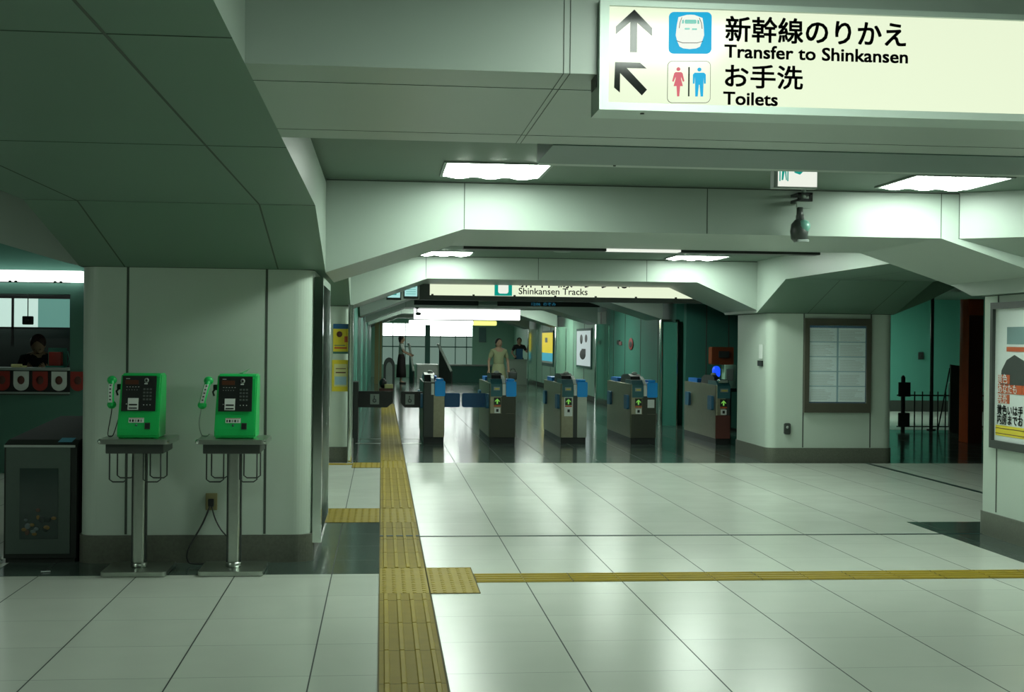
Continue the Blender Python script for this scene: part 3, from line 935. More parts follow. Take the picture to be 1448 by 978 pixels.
# litter bin left of the column
rb = empty('recycling_bin', (-2.215, 8.76, 0), 'dark metal recycling bin with sloping top left of the telephone column', 'bin')
W2 = .23
prof = [(0, .03), (0, .775), (.10, .80), (1.5, .875), (1.5, .03)]
b = MB().prism(prof, -W2, W2, 'x', 0)
b.box(-W2 + .01, W2 - .01, .01, 1.49, 0, .03, 0)
b.build('body', 'binblack', rb)
MB().box(-W2 + .012, W2 - .04, -.006, .002, .06, .755, 0).build('door', mat('bin_door_grey', (0.06, 0.09, 0.075), .4, noise=.12, nscale=20), rb)
MB().box(-.13, .115, -.010, -.005, .157, .62, 0).build('window', 'glass', rb, 'clear door window showing the contents')
mb = MB()
for k in range(16):
    x, z = random.uniform(-.11, .1), random.uniform(.18, .36)
    mb.sph((x, -.012, z), random.uniform(.012, .022), 1, .12, random.uniform(.6, 1.4), random.randrange(4), 10)
mb.build('contents', [mat('can_grey', (.10, .14, .14), .3), mat('can_brown', (.08, .05, .03), .5), mat('can_dark', (.02, .035, .03), .4), mat('can_amber', (.16, .11, .03), .4)], rb)['kind'] = 'stuff'
MB().box(-W2, W2 - .01, -.009, -.001, .757, .772).build('edge_trim', 'grey', rb)
o = MB().faces([(.05, .03, .7975 - .013), (.14, .03, .7975 - .013), (.14, .15, .8045), (.05, .15, .8045)], [[0, 1, 2, 3]]); o.build('sticker', 'sticker', rb, 'small blue sticker').location = (.05, .0, .004)
o = MB().tube(smooth([(-.025, 0, 0), (-.01, -.01, .001), (.01, -.008, .001), (.03, .004, 0)]), .004).build('paper_scrap', 'paper', loc=(-2.09, 8.40, 0.0065)); tag(o, 'tiny white scrap lying on the dark floor in front of the bin', 'paper scrap')
o = MB().box(-.06, .06, -.04, .04, 0, .02, 0, .004).prism([(-.05, .02), (.05, .02), (.06, .05), (-.03, .04)], -.03, .03, 'y').build('folded_paper', 'paper', loc=(-2.52, 8.75, 0.001)); tag(o, 'white folded paper on the floor at the left edge', 'paper')

# ------------------------------------------------------------------ ticket office at left
mb = MB().box(-12.8, -3.37, 14.5, 14.7, 0, .86).box(-12.8, -3.37, 14.5, 14.7, 2.2, ZC2).box(-3.37, -1.97, 14.5, 14.7, 0, ZC2).box(-12.8, -3.37, 14.5, 14.7, 1.94, 2.06)
mb.box(-12.8, -3.37, 14.495, 14.501, .845, .865, 1)
struct(mb, 'wall_office', [mat('office_panel', (.07, .19, .145), .5), 'seam'], 'dark teal front wall of the ticket office', 'wall')
struct(MB().box(-12.8, -2, 18.0, 18.1, 0, ZC2), 'wall_office_back', 'darkgrey')
lb = empty('light_fascia', (-4.9, 14.44, 2.065), 'bright white fluorescent fascia above the ticket office window', 'light fascia')
MB().box(-1.7, 1.67, -.05, .059, .005, .125).build('diffuser', 'brightwhite', lb)
mb = MB()
for k in range(6):
    xx = -.97 + k * .47
    for q in (0, .06):
        MB().box(xx + q, xx + q + .03, -.055, -.02, -.008, .014).build('clip', 'black', lb)
# bright band inside the office
ib = empty('office_window', (-5.2, 17.4, 0), 'pale lit window band inside the ticket office', 'window')
MB().box(-1.6, .75, 0, .05, 1.60, 1.97).build('glass_pane', mat('office_band', (.45, .6, .52), .4, emit=.75, ecol=(.62, .86, .76)), ib)
MB().box(.75, 1.14, 0, .05, 1.60, 1.97).build('glass_pane', mat('office_band_teal', (.2, .45, .38), .4, emit=.35, ecol=(.25, .62, .52)), ib, 'teal tinted pane')
MB().box(.42, .45, -.02, .0, 1.35, 1.97).box(-1.7, 1.16, -.02, .07, 1.97, 2.0).box(-1.7, 1.16, -.02, .07, 1.575, 1.60).build('frame', 'darkgrey', ib)
oc = empty('office_counter', (-5.5, 14.45, 0), 'ticket office counter ledge with red and white tags beneath', 'counter')
MB().box(-2.2, 2.135, -.05, .45, 1.115, 1.14).build('ledge', 'grey', oc)
MB().box(-2.2, 2.135, .04, .06, .88, 1.115).build('backing', 'black', oc)
MB().box(-2.2, 2.135, -.03, .06, .862, .88).build('rail', 'grey', oc)


def office_tag(m1, m2):
    r = empty('hanging_tag', (0, 0, 0), '', 'tag')
    pts = [(-.08, .105), (-.08, -.03)] + [(-.08 * math.cos(t), -.03 - .075 * math.sin(t)) for t in [PI * k / 12 for k in range(1, 12)]] + [(.08, -.03), (.08, .105)]
    MB().prism(pts, -.006, .006, 'y').build('plate', m1, r)
    MB().sph((0, -.008, .01), .042, .9, .25, 1.1).build('ornament', m2, r)
    return r


tags_ = []
for i in range(5):
    red = i % 2 == 0
    lab = ['red rounded tag at the left edge under the office counter', 'white rounded tag under the papers on the counter', 'red rounded tag between the two white tags', 'white rounded tag under the red box on the counter', 'red rounded tag partly hidden by the office door post'][i]
    t = office_tag('red' if red else 'white', 'brownred')
    t.location = (-4.07 + i * .199, 14.47, .998)
    tag(t, lab, 'tag', 'tags under the office counter')
M['red'].node_tree.nodes['Principled BSDF'].inputs['Base Color'].default_value = (0.34, 0.03, 0.02, 1)
bk = empty('counter_box', (-3.565, 14.72, 1.141), 'red box standing in a pale green holder on the office counter', 'box')
MB().box(-.07, .06, -.05, .05, .02, .17, 0, .004).build('box_body', 'red', bk)
MB().box(-.10, .10, .05, .06, 0, .215).box(-.10, .10, -.06, .05, 0, .02).tube([(.12, 0, .02), (.14, 0, .1), (.12, 0, .18)], .006).build('holder', 'teal', bk)
o = MB().box(-.05, .05, -.04, .04, 0, .035, 0, .004).box(.03, .10, -.03, .05, 0, .018, 0, .003).build('paper_stack', 'paleyellow', loc=(-3.96, 14.62, 1.141)); tag(o, 'small stack of pale yellow papers on the office counter', 'papers')
mo = empty('hanging_monitor', (-3.92, 14.9, 1.66), 'small black camera hanging inside the office window', 'camera')
MB().box(-.055, .055, -.03, .04, -.05, .045, 0, .01).build('housing', 'black', mo)
MB().tube([(0, 0, .04), (0, 0, .85)], .006).build('rod', 'grey', mo)
MB().cyl((0, -.032, 0), .02, .008, 'y').build('lens', 'darkgrey', mo)


# ------------------------------------------------------------------ people
def skinmesh(name, verts, edges, radii, m, parent, sub=2):
    me = bpy.data.meshes.new(name)
    me.from_pydata([tuple(v) for v in verts], edges, [])
    o = bpy.data.objects.new(name, me)
    COL.objects.link(o)
    o.parent = parent
    md = o.modifiers.new('skin', 'SKIN')
    md.use_smooth_shade = True
    layer = me.skin_vertices[0].data if me.skin_vertices else None
    if layer is None:
        bm = bmesh.new(); bm.from_mesh(me); bm.verts.layers.skin.verify(); bm.to_mesh(me); bm.free()
        layer = me.skin_vertices[0].data
    for i, r in enumerate(radii):
        rr = r if isinstance(r, tuple) else (r, r)
        layer[i].radius = rr
        layer[i].use_root = (i == 0)
    s_ = o.modifiers.new('sub', 'SUBSURF')
    s_.levels = sub
    s_.render_levels = sub
    me.materials.append(M[m])
    return o


def person(loc, rz, label, pose, top, bottom, hair='hair', skirt=True, h=1.6, sleeves='short', tilt=0.0):
    """pose: dict with hands (left,right) as (x,y,z) and elbows; figure faces -Y in its own frame"""
    s = h / 1.62
    r = empty('person', loc, label, 'person', rz=rz)
    lf, rf = pose.get('feet', ((.10, 0, 0), (-.10, 0, 0)))
    le, lh = pose['left']
    re_, rh = pose['right']
    V = [(0, 0, .92), (0, 0, 1.05), (0, -.005, 1.22), (0, 0, 1.36), (0, -.01, 1.43), (0, -.02, 1.50), (0, -.02, 1.56),
         (.16, 0, 1.34), le, lh, (-.16, 0, 1.34), re_, rh,
         (.09, 0, .88), (.5 * (lf[0] + .09), lf[1] * .4 - .02, .48), (lf[0], lf[1] + .02, .08), (lf[0], lf[1] - .12, .035),
         (-.09, 0, .88), (.5 * (rf[0] - .09), rf[1] * .4 - .02, .48), (rf[0], rf[1] + .02, .08), (rf[0], rf[1] - .12, .035)]

    def hand(e, w_):
        d = (Vector(w_) - Vector(e)).normalized()
        return d
    E_ = [(0, 1), (1, 2), (2, 3), (3, 4), (4, 5), (5, 6), (3, 7), (7, 8), (8, 9), (3, 10), (10, 11), (11, 12), (0, 13), (13, 14), (14, 15), (15, 16), (0, 17), (17, 18), (18, 19), (19, 20)]
    R_ = [.12, (.12, .09), (.13, .10), (.11, .08), .05, (.075, .085), .07, .05, .036, .026, .05, .036, .026, .085, .058, .038, .032, .085, .058, .038, .032]
    # fingers and thumb
    for e, hidx in ((le, 9), (re_, 12)):
        w_ = Vector(V[hidx])
        d = hand(e, w_)
        side = d.cross(Vector((0, -1, 0)))
        side = side.normalized() if side.length > .1 else Vector((1, 0, 0))
        palm = w_ + d * .07
        V.append(tuple(palm)); pi_ = len(V) - 1
        E_.append((hidx, pi_)); R_.append((.032, .018))
        for k in range(4):
            q = palm + side * (k - 1.5) * .02
            V.append(tuple(q + d * .035)); E_.append((pi_, len(V) - 1)); R_.append(.009)
            V.append(tuple(q + d * (.06 + .01 * (k in (1, 2))) + Vector((0, -.012, 0)))); E_.append((len(V) - 2, len(V) - 1)); R_.append(.007)
        V.append(tuple(w_ + d * .03 + side * .035)); E_.append((hidx, len(V) - 1)); R_.append(.011)
        V.append(tuple(w_ + d * .065 + side * .05)); E_.append((len(V) - 2, len(V) - 1)); R_.append(.009)
    body = skinmesh('body', [Vector(v) * s for v in V], E_, [tuple(x * s for x in q) if isinstance(q, tuple) else q * s for q in R_], 'skin', r, 1)
    # head: egg with nose and ears
    hd = MB().sph((0, -.015 * s, 1.52 * s), .1 * s, .78, .92, 1.12, n=24).sph((0, -.108 * s, 1.50 * s), .014 * s, .8, 1, 1.3, n=10).sph((.078 * s, -.01 * s, 1.51 * s), .02 * s, .4, .8, 1.2, n=10).sph((-.078 * s, -.01 * s, 1.51 * s), .02 * s, .4, .8, 1.2, n=10)
    hd.sph((.03 * s, -.098 * s, 1.525 * s), .008 * s, 1.3, .5, .7, 1, 8).sph((-.03 * s, -.098 * s, 1.525 * s), .008 * s, 1.3, .5, .7, 1, 8).sph((0, -.098 * s, 1.462 * s), .012 * s, 1.6, .4, .35, 2, 8)
    hq = hd.build('head', ['skin', 'hair', 'brownred'], r)
    hm = MB()
    hm.sph((0, .012 * s, 1.548 * s), .105 * s, .88, .95, .98, n=24)
    hm.sph((0, .045 * s, 1.48 * s), .075 * s, .95, .7, 1.1, n=18)
    hm = hm.build('hair', hair, r)
    if tilt:
        pv_ = Vector((0, 0, 1.43 * s))
        for q in (hq, hm):
            q.matrix_local = Matrix.Translation(pv_) @ Matrix.Rotation(tilt, 4, 'X') @ Matrix.Translation(-pv_)
    # top: torso and sleeves a little larger than the body
    ls, rs = Vector((.165, 0, 1.33)), Vector((-.165, 0, 1.33))
    f = .75 if sleeves == 'short' else 1.0
    tv = [(0, 0, .96), (0, 0, 1.08), (0, -.005, 1.22), (0, 0, 1.35), (0, 0, 1.405), tuple(ls), tuple(ls + (Vector(le) - ls) * f), tuple(rs), tuple(rs + (Vector(re_) - rs) * f)]
    te = [(0, 1), (1, 2), (2, 3), (3, 4), (3, 5), (5, 6), (3, 7), (7, 8)]
    tr = [(.15, .115), (.14, .105), (.15, .115), (.135, .10), .062, .068, .055, .068, .055]
    skinmesh('shirt', [Vector(v) * s for v in tv], te, [tuple(x * s for x in q) if isinstance(q, tuple) else q * s for q in tr], top, r, 2)
    if skirt:
        mb = MB().lathe([(.235 * s, .22 * s), (.225 * s, .45 * s), (.2 * s, .7 * s), (.17 * s, .88 * s), (.14 * s, 1.0 * s), (.12 * s, 1.02 * s)], (0, 0, 0), 32, 0, 1, .72)
        mb.build('skirt', bottom, r)
    else:
        pv = [(0, 0, .98), (0, 0, .92), (.09, 0, .84), (.5 * (lf[0] + .09), lf[1] * .4 - .02, .48), (lf[0], lf[1] + .02, .1), (-.09, 0, .84), (.5 * (rf[0] - .09), rf[1] * .4 - .02, .48), (rf[0], rf[1] + .02, .1)]
        skinmesh('trousers', [Vector(v) * s for v in pv], [(0, 1), (1, 2), (2, 3), (3, 4), (1, 5), (5, 6), (6, 7)], [(.15 * s, .12 * s), (.15 * s, .12 * s), .1 * s, .075 * s, .062 * s, .1 * s, .075 * s, .062 * s], bottom, r, 2)
    MB().box((lf[0] - .04) * s, (lf[0] + .04) * s, (lf[1] - .17) * s, (lf[1] + .06) * s, 0, .06 * s, 0, .018 * s).build('shoe', 'black', r)
    MB().box((rf[0] - .04) * s, (rf[0] + .04) * s, (rf[1] - .17) * s, (rf[1] + .06) * s, 0, .06 * s, 0, .018 * s).build('shoe', 'black', r)
    return r


person((0.66, 44.0, 0), PI / 2, 'person in white shirt and long dark skirt standing sideways near the far window',
       dict(left=((.2, -.10, 1.10), (.12, -.30, 1.02)), right=((-.2, -.05, 1.10), (-.14, -.26, 1.0))), 'shirtwhite', 'skirt', h=1.6)
person((2.70, 30.0, 0), 0.25, 'person in khaki clothes walking toward the gates with a dark bag',
       dict(left=((.25, .02, 1.08), (.24, -.08, .86)), right=((-.25, .03, 1.08), (-.27, -.06, .84)), feet=((.1, -.12, 0), (-.1, .14, 0))), 'khaki', 'khaki', h=1.52)
bg = empty('handbag', (3.02, 29.84, 0.72), 'dark handbag hanging from the hand of the person in khaki', 'bag')
MB().box(-.10, .10, -.06, .06, -.13, .06, 0, .03).build('bag_body', 'darkgrey', bg)
MB().tube(smooth([(-.06, 0, .05), (-.04, 0, .11), (.0, 0, .13), (.04, 0, .11), (.06, 0, .05)]), .008).build('strap', 'black', bg)
pq = person((4.74, 44.75, 0), 0.0, 'person in black shirt and blue apron behind the far white counter, arm raised',
       dict(left=((.27, -.10, 1.12), (.30, -.26, 1.38)), right=((-.27, -.06, 1.10), (-.2, -.26, 1.0))), 'shirtblack', 'shirtblack', skirt=False, h=1.58)
o = MB().rbox(-.11, .11, -.16, -.125, .7, 1.22, .03, 0, 5, 'y').build('apron', 'apron', pq)
person((-3.955, 15.5, -0.06), 0.15, 'ticket office clerk with dark reddish hair looking down behind the counter',
       dict(left=((.22, -.12, 1.12), (.12, -.34, 1.22)), right=((-.22, -.12, 1.12), (-.10, -.34, 1.22))), 'shirtblack', 'shirtblack', hair='redhair', skirt=False, h=1.56, tilt=0.65)


# ------------------------------------------------------------------ ticket gates
def flap(mb, x0, x1, z0, z1, y, m=0, r=.03, t=.02):
    return mb.rbox(x0, x1, y - t, y + t, z0, z1, r, m, 5, 'y')


def gate(width=.40, arrow=True, simple=False, cap=True):
    """origin at floor, front face at y=0, x from 0 to width, length 2 m"""
    r = empty('ticket_gate', (0, 0, 0), '', 'ticket gate')
    w = width
    if simple:
        MB().rbox(0, w, 0, 2.0, .09, .88, .02).build('cabinet', 'darkgrey', r)
        MB().box(w - .16, w - .005, -.012, 0.0, .09, .70).build('front_panel', 'gatesteel', r)
    else:
        MB().rbox(0, w, 0, 2.0, .09, .87, .025).box(min(.185, w - .07), min(.245, w - .01), -.003, .01, .09, .70, 1).build('cabinet', ['gatesteel', 'darkgrey'], r)
    MB().box(.01, w - .01, .02, 1.98, 0, .09).build('plinth', 'black', r)
    # blue end cap at the right front
    cx0 = w - .145 if cap else w + .05
    if cap: MB().rbox(cx0, w + .005, -.03, .42, .68, .90, .02, 0, 5, 'y').box(cx0 + .02, w - .02, .0, .30, .90, .935, 0, .01).build('end_cap', 'bluelit', r, 'bright blue plastic end cap')
    # teal ticket console on the left front
    if not simple:
        MB().prism([(-.02, .68), (-.02, .86), (.10, .93), (.55, .93), (.55, .68)], .02, cx0 - .055, 'x', 0).build('ticket_console', 'tealplastic', r)
        MB().box(.06, cx0 - .09, -.03, -.018, .77, .82).box(.075, cx0 - .10, -.033, -.028, .785, .80, 1).build('ticket_slot', ['grey', 'yellowpaper'], r, 'pale ticket slot')
    # arched hood with sensors
    pts = [(.25, .87), (.3, .98), (.45, 1.01), (.9, 1.0), (1.05, .96), (1.1, .87)]
    MB().prism(pts, .05 if not simple else .02, w * .55, 'x', 0).build('sensor_hood', 'black', r)
    MB().sph((w * .36, .45, 1.02), .033, 1.3, 1, .7).build('sensor_dome', 'white', r, 'white dome lamp')
    if cap: MB().prism([(-.03, .70), (-.035, .78), (.0, .86), (.12, .93), (.3, .98), (.3, .94), (.1, .86), (.04, .78), (.02, .70)], cx0 - .05, cx0 - .008, 'x', 0).build('guide_arm', 'white', r, 'white curved guide')
    MB().rbox(.04, w - .06, 1.3, 1.9, .87, .93, .02).build('rear_console', 'blue', r)
    if arrow and not simple:
        b = MB().box(.065, .165, -.006, 0, .56, .665).build('direction_panel', 'black', r)
        MB().prism([(.115, .65), (.15, .615), (.15, .60), (.125, .62), (.125, .575), (.105, .575), (.105, .62), (.08, .60), (.08, .615)], -.009, -.006, 'y').build('arrow', 'ledgreen', b, 'lit green arrow')
        MB().box(.065, .165, -.006, 0, .535, .555).build('red_band', 'orange', r)
        MB().box(.075, .16, -.006, 0, .44, .515).box(.10, .135, -.008, -.006, .458, .50, 1).build('notice', ['white', 'black'], r)
    # folded flaps on the left side
    MB().rbox(-.035, 0, .12, .36, .50, .71, .03, 0, 5, 'x').build('flap', 'foldflap', r)
    MB().rbox(-.035, 0, 1.55, 1.79, .50, .71, .03, 0, 5, 'x').build('flap', 'foldflap', r)
    return r


g2 = gate(.385)
g2.location = (1.555, 18.70, 0)
tag(g2, 'steel ticket gate, second from the wide wheelchair lane', 'ticket gate', 'automatic ticket gates')
g3 = copy_tree(g2); g3.location = (2.595, 18.70, 0)
tag(g3, 'middle steel ticket gate with the white notice panel', 'ticket gate', 'automatic ticket gates')
g4 = copy_tree(g2); g4.location = (3.62, 18.66, 0)
tag(g4, 'steel ticket gate beside the teal steel edged column', 'ticket gate', 'automatic ticket gates')
g5 = gate(.215, cap=False)
g5.location = (4.86, 18.55, 0)
tag(g5, 'steel ticket gate nearest the timetable column, dark front', 'ticket gate', 'automatic ticket gates')
MB().box(.0, .215, -.005, 0.0, .09, .43).build('front_cover', 'brownred', g5)
MB().box(.04, .18, -.02, .10, .90, .955, 0, .01).build('card_reader', 'chrome', g5)
g1 = gate(.31, simple=True)
g1.location = (0.60, 18.70, 0)
tag(g1, 'narrow dark ticket gate beside the wide wheelchair lane', 'ticket gate', 'automatic ticket gates')
# flaps closing lanes
MB().rbox(.30, .555, .42, .46, .50, .71, .03, 0, 5, 'y').build('closed_flap', 'navy', g1, 'blue flap across the narrow lane')
MB().rbox(-.37, 0, .42, .46, .50, .71, .03, 0, 5, 'y').build('closed_flap', 'navy', g2, 'blue flap across the narrow lane')
for q in (g2, g4):
    MB().box(.01, .375, -.004, 0, .09, .435).build('front_cover', 'gatedark', q, 'dark lower front')
    MB().box(.17, .375, -.004, 0, .437, .675).build('front_cover', 'gatedark', q)
# extra sign panel for g3 and g4
MB().box(.055, .175, -.004, 0, .40, .68).build('notice_panel', 'white', g3, 'white notice panel')
MB().box(.25, .35, -.007, -.003, .53, .65).build('wheelchair_sign', 'white', g4)
MB().rbox(.25, .385, -.004, 0, .09, .68, .01, 0, 3, 'y').build('light_panel', 'steel', g3)


def wheel_sign(mb, cx, cz, y, s=1.0):
    mb.cyl((cx - .004 * s, y, cz - .022 * s), .026 * s, .003, 'y', 20, 1)
    mb.cyl((cx - .004 * s, y - .002, cz - .022 * s), .018 * s, .003, 'y', 20, 0)
    mb.box(cx - .012 * s, cx - .002 * s, y - .003, y + .001, cz - .02 * s, cz + .03 * s, 1).sph((cx - .006 * s, y - .002, cz + .042 * s), .009 * s, 1, .3, 1, 1, 10)
    mb.box(cx - .012 * s, cx + .022 * s, y - .003, y + .001, cz - .012 * s, cz - .004 * s, 1).box(cx + .014 * s, cx + .022 * s, y - .003, y + .001, cz - .042 * s, cz - .006 * s, 1)
    return mb


lg = empty('gate_post', (-0.395, 18.85, 0), 'dark gate post at the left wall with a black wheelchair flap', 'gate post')
MB().rbox(-.015, .065, -.05, .5, 0, .87, .02).build('post', 'darkgrey', lg)
pl = [(.065, .50), (.065, .735), (.56, .735), (.56, .57), (.48, .50)]
MB().prism(pl, .10, .14, 'y').build('flap', 'black', lg)
wheel_sign(MB().box(.235, .365, .094, .10, .545, .695, 0), .30, .62, .092).build('wheelchair_symbol', ['grey', 'black'], lg, 'grey wheelchair symbol')
pr = empty('gate_flap', (0.60, 18.85, 0), 'black wheelchair flap on the narrow dark gate', 'gate flap')
MB().prism([(-.001, .50), (-.26, .50), (-.32, .57), (-.32, .735), (-.001, .735)], .10, .14, 'y').build('flap_panel', 'black', pr)
wheel_sign(MB().box(-.25, -.12, .094, .10, .545, .695, 0), -.185, .62, .092).build('wheelchair_symbol', ['grey', 'black'], pr, 'grey wheelchair symbol')
pr.parent = g1
pr.location = (0, .15, 0)
for k in ('label', 'category'):
    if k in pr: del pr[k]
pr['label'] = 'black flap with wheelchair symbol'

# ------------------------------------------------------------------ sign over the gates
s3 = empty('gate_sign', (0.50, 17.62, 2.06), 'long backlit sign to the Shinkansen tracks hanging above the gates', 'sign')
MB().box(0, 4.3, 0.01, .16, -.03, .33).box(0, 4.3, -.01, .01, -.03, .035).box(0, .14, -.01, .01, .035, .33).build('frame', 'darkgrey', s3)
MB().box(.14, 4.29, 0.0, .012, .035, .33).build('face', 'signface', s3, 'glowing cream sign face')
for k in range(7):
    MB().box(.16 + k * .56, .19 + k * .56, -.012, .002, .035, .052).build('clip', 'black', s3)
MB().box(1.02, 1.26, -.004, 0.0, .04, .28).build('train_icon', 'signteal', s3, 'teal train pictogram')
MB().rbox(1.07, 1.21, -.006, -.004, .07, .25, .03, 0, 5, 'y').build('train_front', 'signwhite', s3)
o = text('lettering', 'Shinkansen Tracks', 1.345, .065, .125, 'ink', s3, y=-.002, sx=1.03, bold=.002)
o = text('lettering', '新 幹 線 の り ば', 1.345, .172, .205, 'ink', s3, y=-.002, sx=1.03, bold=.004)
s4 = empty('gate_sign', (0.30, 17.62, 2.075), 'small cyan lit sign left of the long gate sign', 'sign')
MB().box(-.015, .185, .0, .1, -.03, .2).build('frame', 'darkgrey', s4)
mb = MB().box(.0, .17, -.004, .0, .0, .185)
mb.build('face', 'signcyan', s4)
mb = MB()
for k in range(5):
    mb.box(.02, .15, -.006, -.004, .03 + k * .03, .036 + k * .03)
mb.build('line_of_text', 'signteal', s4)
s5 = empty('gate_sign', (0.07, 17.62, 2.055), 'cyan and white exit sign at the sloped beam end left of the gates', 'sign')
MB().box(-.015, .185, .0, .1, -.03, .16).build('frame', 'darkgrey', s5)
MB().box(0, .17, -.004, 0, 0, .11).build('face', 'signcyan', s5)
MB().box(.02, .12, -.006, -.004, .035, .1).build('pictogram', 'signteal', s5)

for q in (s4, s5):
    MB().box(.06, .11, .03, .08, .16, 2.508 - q.location.z).build('hanger', 'darkgrey', q)
for xx in (.1, 2.1, 4.1):
    MB().box(xx, xx + .06, .05, .11, .32, .449).build('hanger', 'darkgrey', s3)
# black departure boards further back
db = empty('departure_board', (2.2, 24.6, 2.15), 'long black departure board beyond the gates with blue text', 'board')
MB().box(-1.60, -.38, 0, .12, 0, .09).box(-.02, 1.95, 0, .12, .0, .09).box(-.38, -.02, .02, .10, .02, .09, 1).build('housing', ['black', 'grey'], db)
for xx in (-1.4, -.5, .1, 1.8):
    MB().cyl((xx, .06, .225), .012, .27, n=10).build('hanger', 'darkgrey', db)
o = text('lettering', '12:06  のぞみ', .62, .02, .07, 'leddim', db, y=-.001, sx=1.2)
bs = empty('light_box', (0.78, 32.0, 2.0), 'large bright white light box hanging in the passage', 'light box')
MB().box(0, 2.62, 0, .2, 0, .34).build('diffuser', 'brightwhite', bs)
MB().box(1.28, 1.286, -.004, 0, 0, .34).box(-.01, 2.63, -.01, .21, .34, .36).build('frame', 'grey', bs)
for xx in (.2, 2.4):
    MB().cyl((xx, .1, .435), .012, .15, n=10).build('hanger', 'darkgrey', bs)
b2 = empty('light_box', (0.70, 34.0, 1.885), 'thin bright light tube box with a yellow right end in the passage', 'light box')
MB().rbox(0, 1.68, 0, .12, 0, .12, .03, 0, 4, 'y').build('diffuser', 'brightwhite', b2)
MB().rbox(1.681, 2.30, 0, .12, 0, .12, .03, 0, 4, 'y').build('yellow_end', 'yellowlit', b2, 'yellow lit end')
for xx in (.2, 2.1):
    MB().cyl((xx, .06, .37), .01, .51, n=10).build('hanger', 'darkgrey', b2)
c2 = empty('security_camera', (0.80, 30.0, 2.11), 'small black camera hanging before the white light box', 'camera')
MB().tube([(0, 0, .0), (0, 0, .40)], .012).build('rod', 'darkgrey', c2)
MB().sph((0, 0, .12), .045, 1, 1, .8).build('mount', 'black', c2)
MB().sph((.03, 0, -.02), .055, 1.2, .9, .7).build('camera_body', 'black', c2)

# ------------------------------------------------------------------ far furniture
fc = empty('service_counter', (4.60, 44.0, 0), 'white service counter in the far passage', 'counter')
MB().box(-.33, .33, 0, .5, 0, .83).build('body', 'panel', fc)
MB().box(-.35, .35, -.02, .52, .83, .86).build('top', 'grey', fc)
o = MB().box(2.05, 3.9, 46.0, 46.3, 0, .58).box(2.02, 3.92, 45.95, 46.32, .58, .635, 1).build('stair_parapet', ['tealdark', 'grey']); tag(o, 'low dark parapet with pale top beside the escalator', 'parapet')
o = MB().box(1.25, 2.01, 46.0, 48, 0, .62).build('escalator_housing', 'steel'); tag(o, 'low pale escalator housing below the window', 'escalator housing')
for i, (x0, x1, yy, lab) in enumerate(((1.10, .96, 45.2, 'pale escalator handrail nearer the person in the white shirt'), (2.42, 2.0, 45.2, 'pale escalator handrail in front of the window centre'))):
    e_ = empty('escalator_handrail', (0, yy, 0), lab, 'handrail')
    MB().tube(smooth([(x0, 0, .40), (x0 + (x1 - x0) * .5, .2, .85), (x1, .4, 1.28), (x1 - .02, .9, 1.33)]), .045).build('rail', 'white', e_)
    MB().faces([(x0, .02, 0), (x0, .02, .40), (x1, .4, 1.24), (x1, .4, 0), (x0 + .04, .02, 0), (x0 + .04, .02, .40), (x1 + .04, .4, 1.24), (x1 + .04, .4, 0)],
               [[0, 1, 2, 3], [4, 5, 6, 7], [0, 1, 5, 4], [1, 2, 6, 5], [2, 3, 7, 6], [0, 3, 7, 4]]).build('balustrade', 'darkgrey', e_)
ab = empty('waste_bin', (0.23, 40.0, 0), 'arched grey green bin at the left side of the far passage', 'bin')
pts = [(-.17, 0), (-.17, .70)] + [(-.17 * math.cos(t), .70 + .24 * math.sin(t)) for t in [PI * k / 14 for k in range(1, 14)]] + [(.17, .70), (.17, 0)]
MB().prism(pts, -.17, .2, 'y').build('body', 'darkgrey', ab)
pts2 = [(-.10, .1), (-.10, .60)] + [(-.10 * math.cos(t), .60 + .2 * math.sin(t)) for t in [PI * k / 10 for k in range(1, 10)]] + [(.10, .60), (.10, .1)]
MB().prism(pts2, -.18, -.168, 'y').build('front_panel', 'grey', ab)
ob = empty('leaflet_box', (0.10, 34.0, 0), 'low orange brown leaflet box at the left of the passage', 'box')
MB().box(-.16, .20, -.15, .2, .0, .22, 0, .01).build('body', 'brownred', ob)
MB().box(-.02, .2, -.17, .0, .22, .33, 0, .01).build('leaflets', 'paleyellow', ob)
MB().sph((-.06, 0, .35), .10, 1, 1, 1.3).build('dark_bag', 'black', ob)
struct(MB().box(-.24, -.10, 43.9, 44.2, 0, 2.1).box(-.08, .0, 43.9, 44.1, 0, 2.1), 'pillar', 'outlet', 'brownish door posts at the left of the far window', 'pillar')

# posters on the right passage wall
p1 = empty('poster', (5.262, 33.45, 0), 'black and white photo poster on the passage wall', 'poster')
MB().box(-.02, 0.006, -1.15, 1.35, .80, 1.83).build('frame', 'tealdark', p1)
MB().box(-.026, -.019, -1.05, 1.25, .86, 1.77).build('sheet', mat('backlit_poster_white', (.5, .55, .55), .5, emit=.42, ecol=(.75, .9, .9)), p1)
MB().sph((-.026, .2, 1.15), .22, .03, 2.3, .6).sph((-.026, .45, 1.55), .08, .05, 3.0, 1.6).sph((-.026, -.35, 1.57), .07, .05, 3.0, 1.5).box(-.03, -.02, -.3, .35, 1.15, 1.3).build('photo_figures', 'black', p1)
p2 = empty('poster', (5.262, 41.2, 0), 'yellow poster with a blue lower band on the passage wall', 'poster')
MB().box(-.02, .006, -1.6, 1.2, .70, 1.82).build('frame', 'tealdark', p2)
MB().box(-.026, -.019, -1.5, 1.1, 1.12, 1.76).build('sheet', mat('backlit_poster_yellow', (.6, .5, .02), .5, emit=.55, ecol=(.95, .78, .03)), p2)
MB().box(-.026, -.019, -1.5, 1.1, .86, 1.12).build('lower_band', mat('backlit_poster_blue', (.05, .4, .5), .5, emit=.4, ecol=(.08, .6, .8)), p2, 'blue lower band')
MB().box(-.026, -.019, -1.5, 1.1, .80, .86).box(-.03, -.026, -.3, .3, 1.45, 1.6).build('white_print', 'white', p2)
